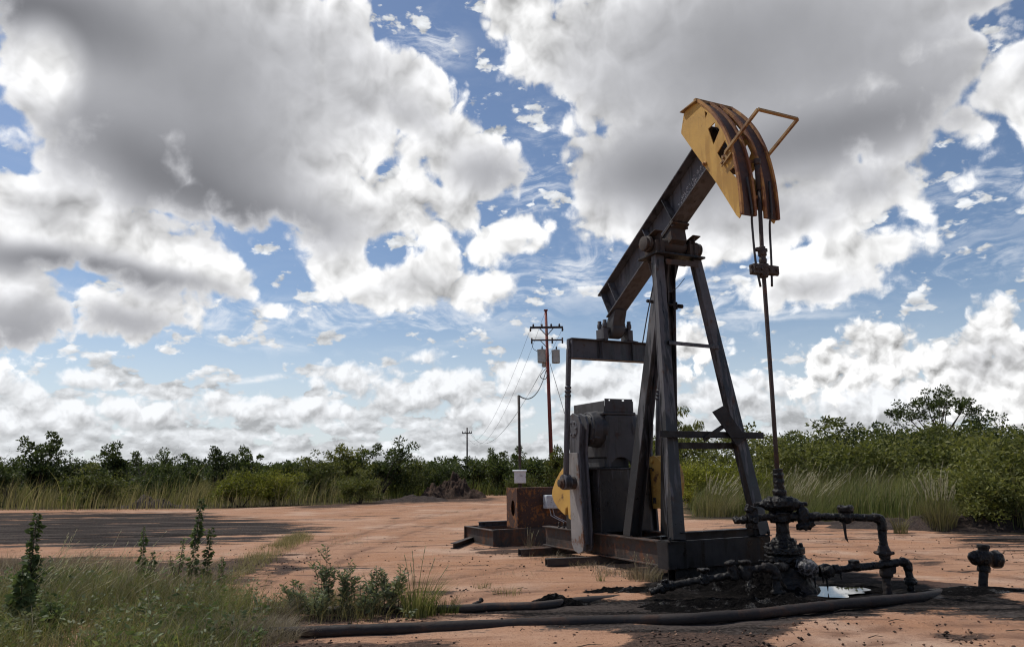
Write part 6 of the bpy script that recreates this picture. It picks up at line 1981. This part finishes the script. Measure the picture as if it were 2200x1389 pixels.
def shrub_plant(label, px, py, top, stems, seed, spread=.35, leaf=.075):
    rg = np.random.default_rng(seed)
    g = gr(px, py)
    h = (CAM_H + ray(px, top).z / ray(px, top).y * g.y)
    o = empty('leafy_shrub', (g.x, g.y, float(height_at(g.x, g.y))))
    tag(o, label, 'shrub')
    segs, Ps, Ds, Ls = [], [], [], []
    for s_ in range(stems):
        a = rg.uniform(0, 6.28); hh = h * rg.uniform(.62, 1.0) if s_ else h
        ln = np.array([math.cos(a), math.sin(a) * .6]) * rg.uniform(.05, spread)
        if s_ == 0: ln = ln * .3
        pts = [Vector((.03 * math.cos(a) + ln[0] * hh * t ** 1.4, .03 * math.sin(a) + ln[1] * hh * t ** 1.4, hh * t - .02)) for t in np.linspace(0, 1, 6)]
        segs.append((pts, [.0035 - .0004 * k for k in range(6)]))
        m = int(26 * hh / .4)
        for j in range(m):
            t = .22 + .78 * (j + rg.random()) / m
            i = min(int(t * 5), 4); p = pts[i].lerp(pts[i + 1], t * 5 - i)
            az = j * 2.4 + rg.normal() * .4
            Ps.append(tuple(p)); Ds.append((math.cos(az), math.sin(az), rg.uniform(-.15, .9))); Ls.append(leaf * rg.uniform(.6, 1.15) * (1.1 - .45 * t))
        for j in range(4):                       # short side twigs
            t = rg.uniform(.35, .85); i = min(int(t * 5), 4); p = pts[i].lerp(pts[i + 1], t * 5 - i)
            az = rg.uniform(0, 6.28); e = p + Vector((math.cos(az) * .6, math.sin(az) * .6, .8)) * hh * .2
            segs.append(([p, e], [.002, .001]))
            for q in range(8):
                w = (q + 1) / 8; a2 = q * 2.4
                Ps.append(tuple(p.lerp(e, w))); Ds.append((math.cos(a2), math.sin(a2), .5)); Ls.append(leaf * rg.uniform(.5, .9))
    Ls = np.array(Ls)
    V, F = leaf_arrays(np.array(Ps), np.array(Ds), Ls, Ls * .30, rg, .06)
    tubes_mesh(segs, 'stems', M['bark'], o, 4)
    mesh_np('leaves', V, F, M['leaf_pale'], o)
shrub_plant('pale leafy shrub left of the tallest pale shrub, behind the thick line pipe', 638, 1326, 1242, 6, 121, .6)
shrub_plant('tallest pale leafy shrub growing between the two line pipes', 696, 1322, 1168, 6, 122, .26)
shrub_plant('open pale shrub right of the tallest pale shrub', 755, 1318, 1200, 5, 123, .45)
shrub_plant('pale leafy shrub in the middle of the row behind the line pipe', 806, 1316, 1208, 5, 124, .45)
shrub_plant('pale leafy shrub at the right end of the row beside the grass clump', 852, 1318, 1210, 5, 125, .5)
shrub_plant('thin pale shrub between the tallest and the open pale shrub', 726, 1320, 1222, 4, 127, .5)
shrub_plant('small pale shrub in front of the middle of the row', 782, 1328, 1246, 5, 128, .6)
shrub_plant('pale shrub between the last two shrubs of the row', 830, 1320, 1226, 4, 129, .5)
shrub_plant('low spreading pale shrub at the foot of the tallest pale shrub', 676, 1330, 1258, 6, 126, .6)
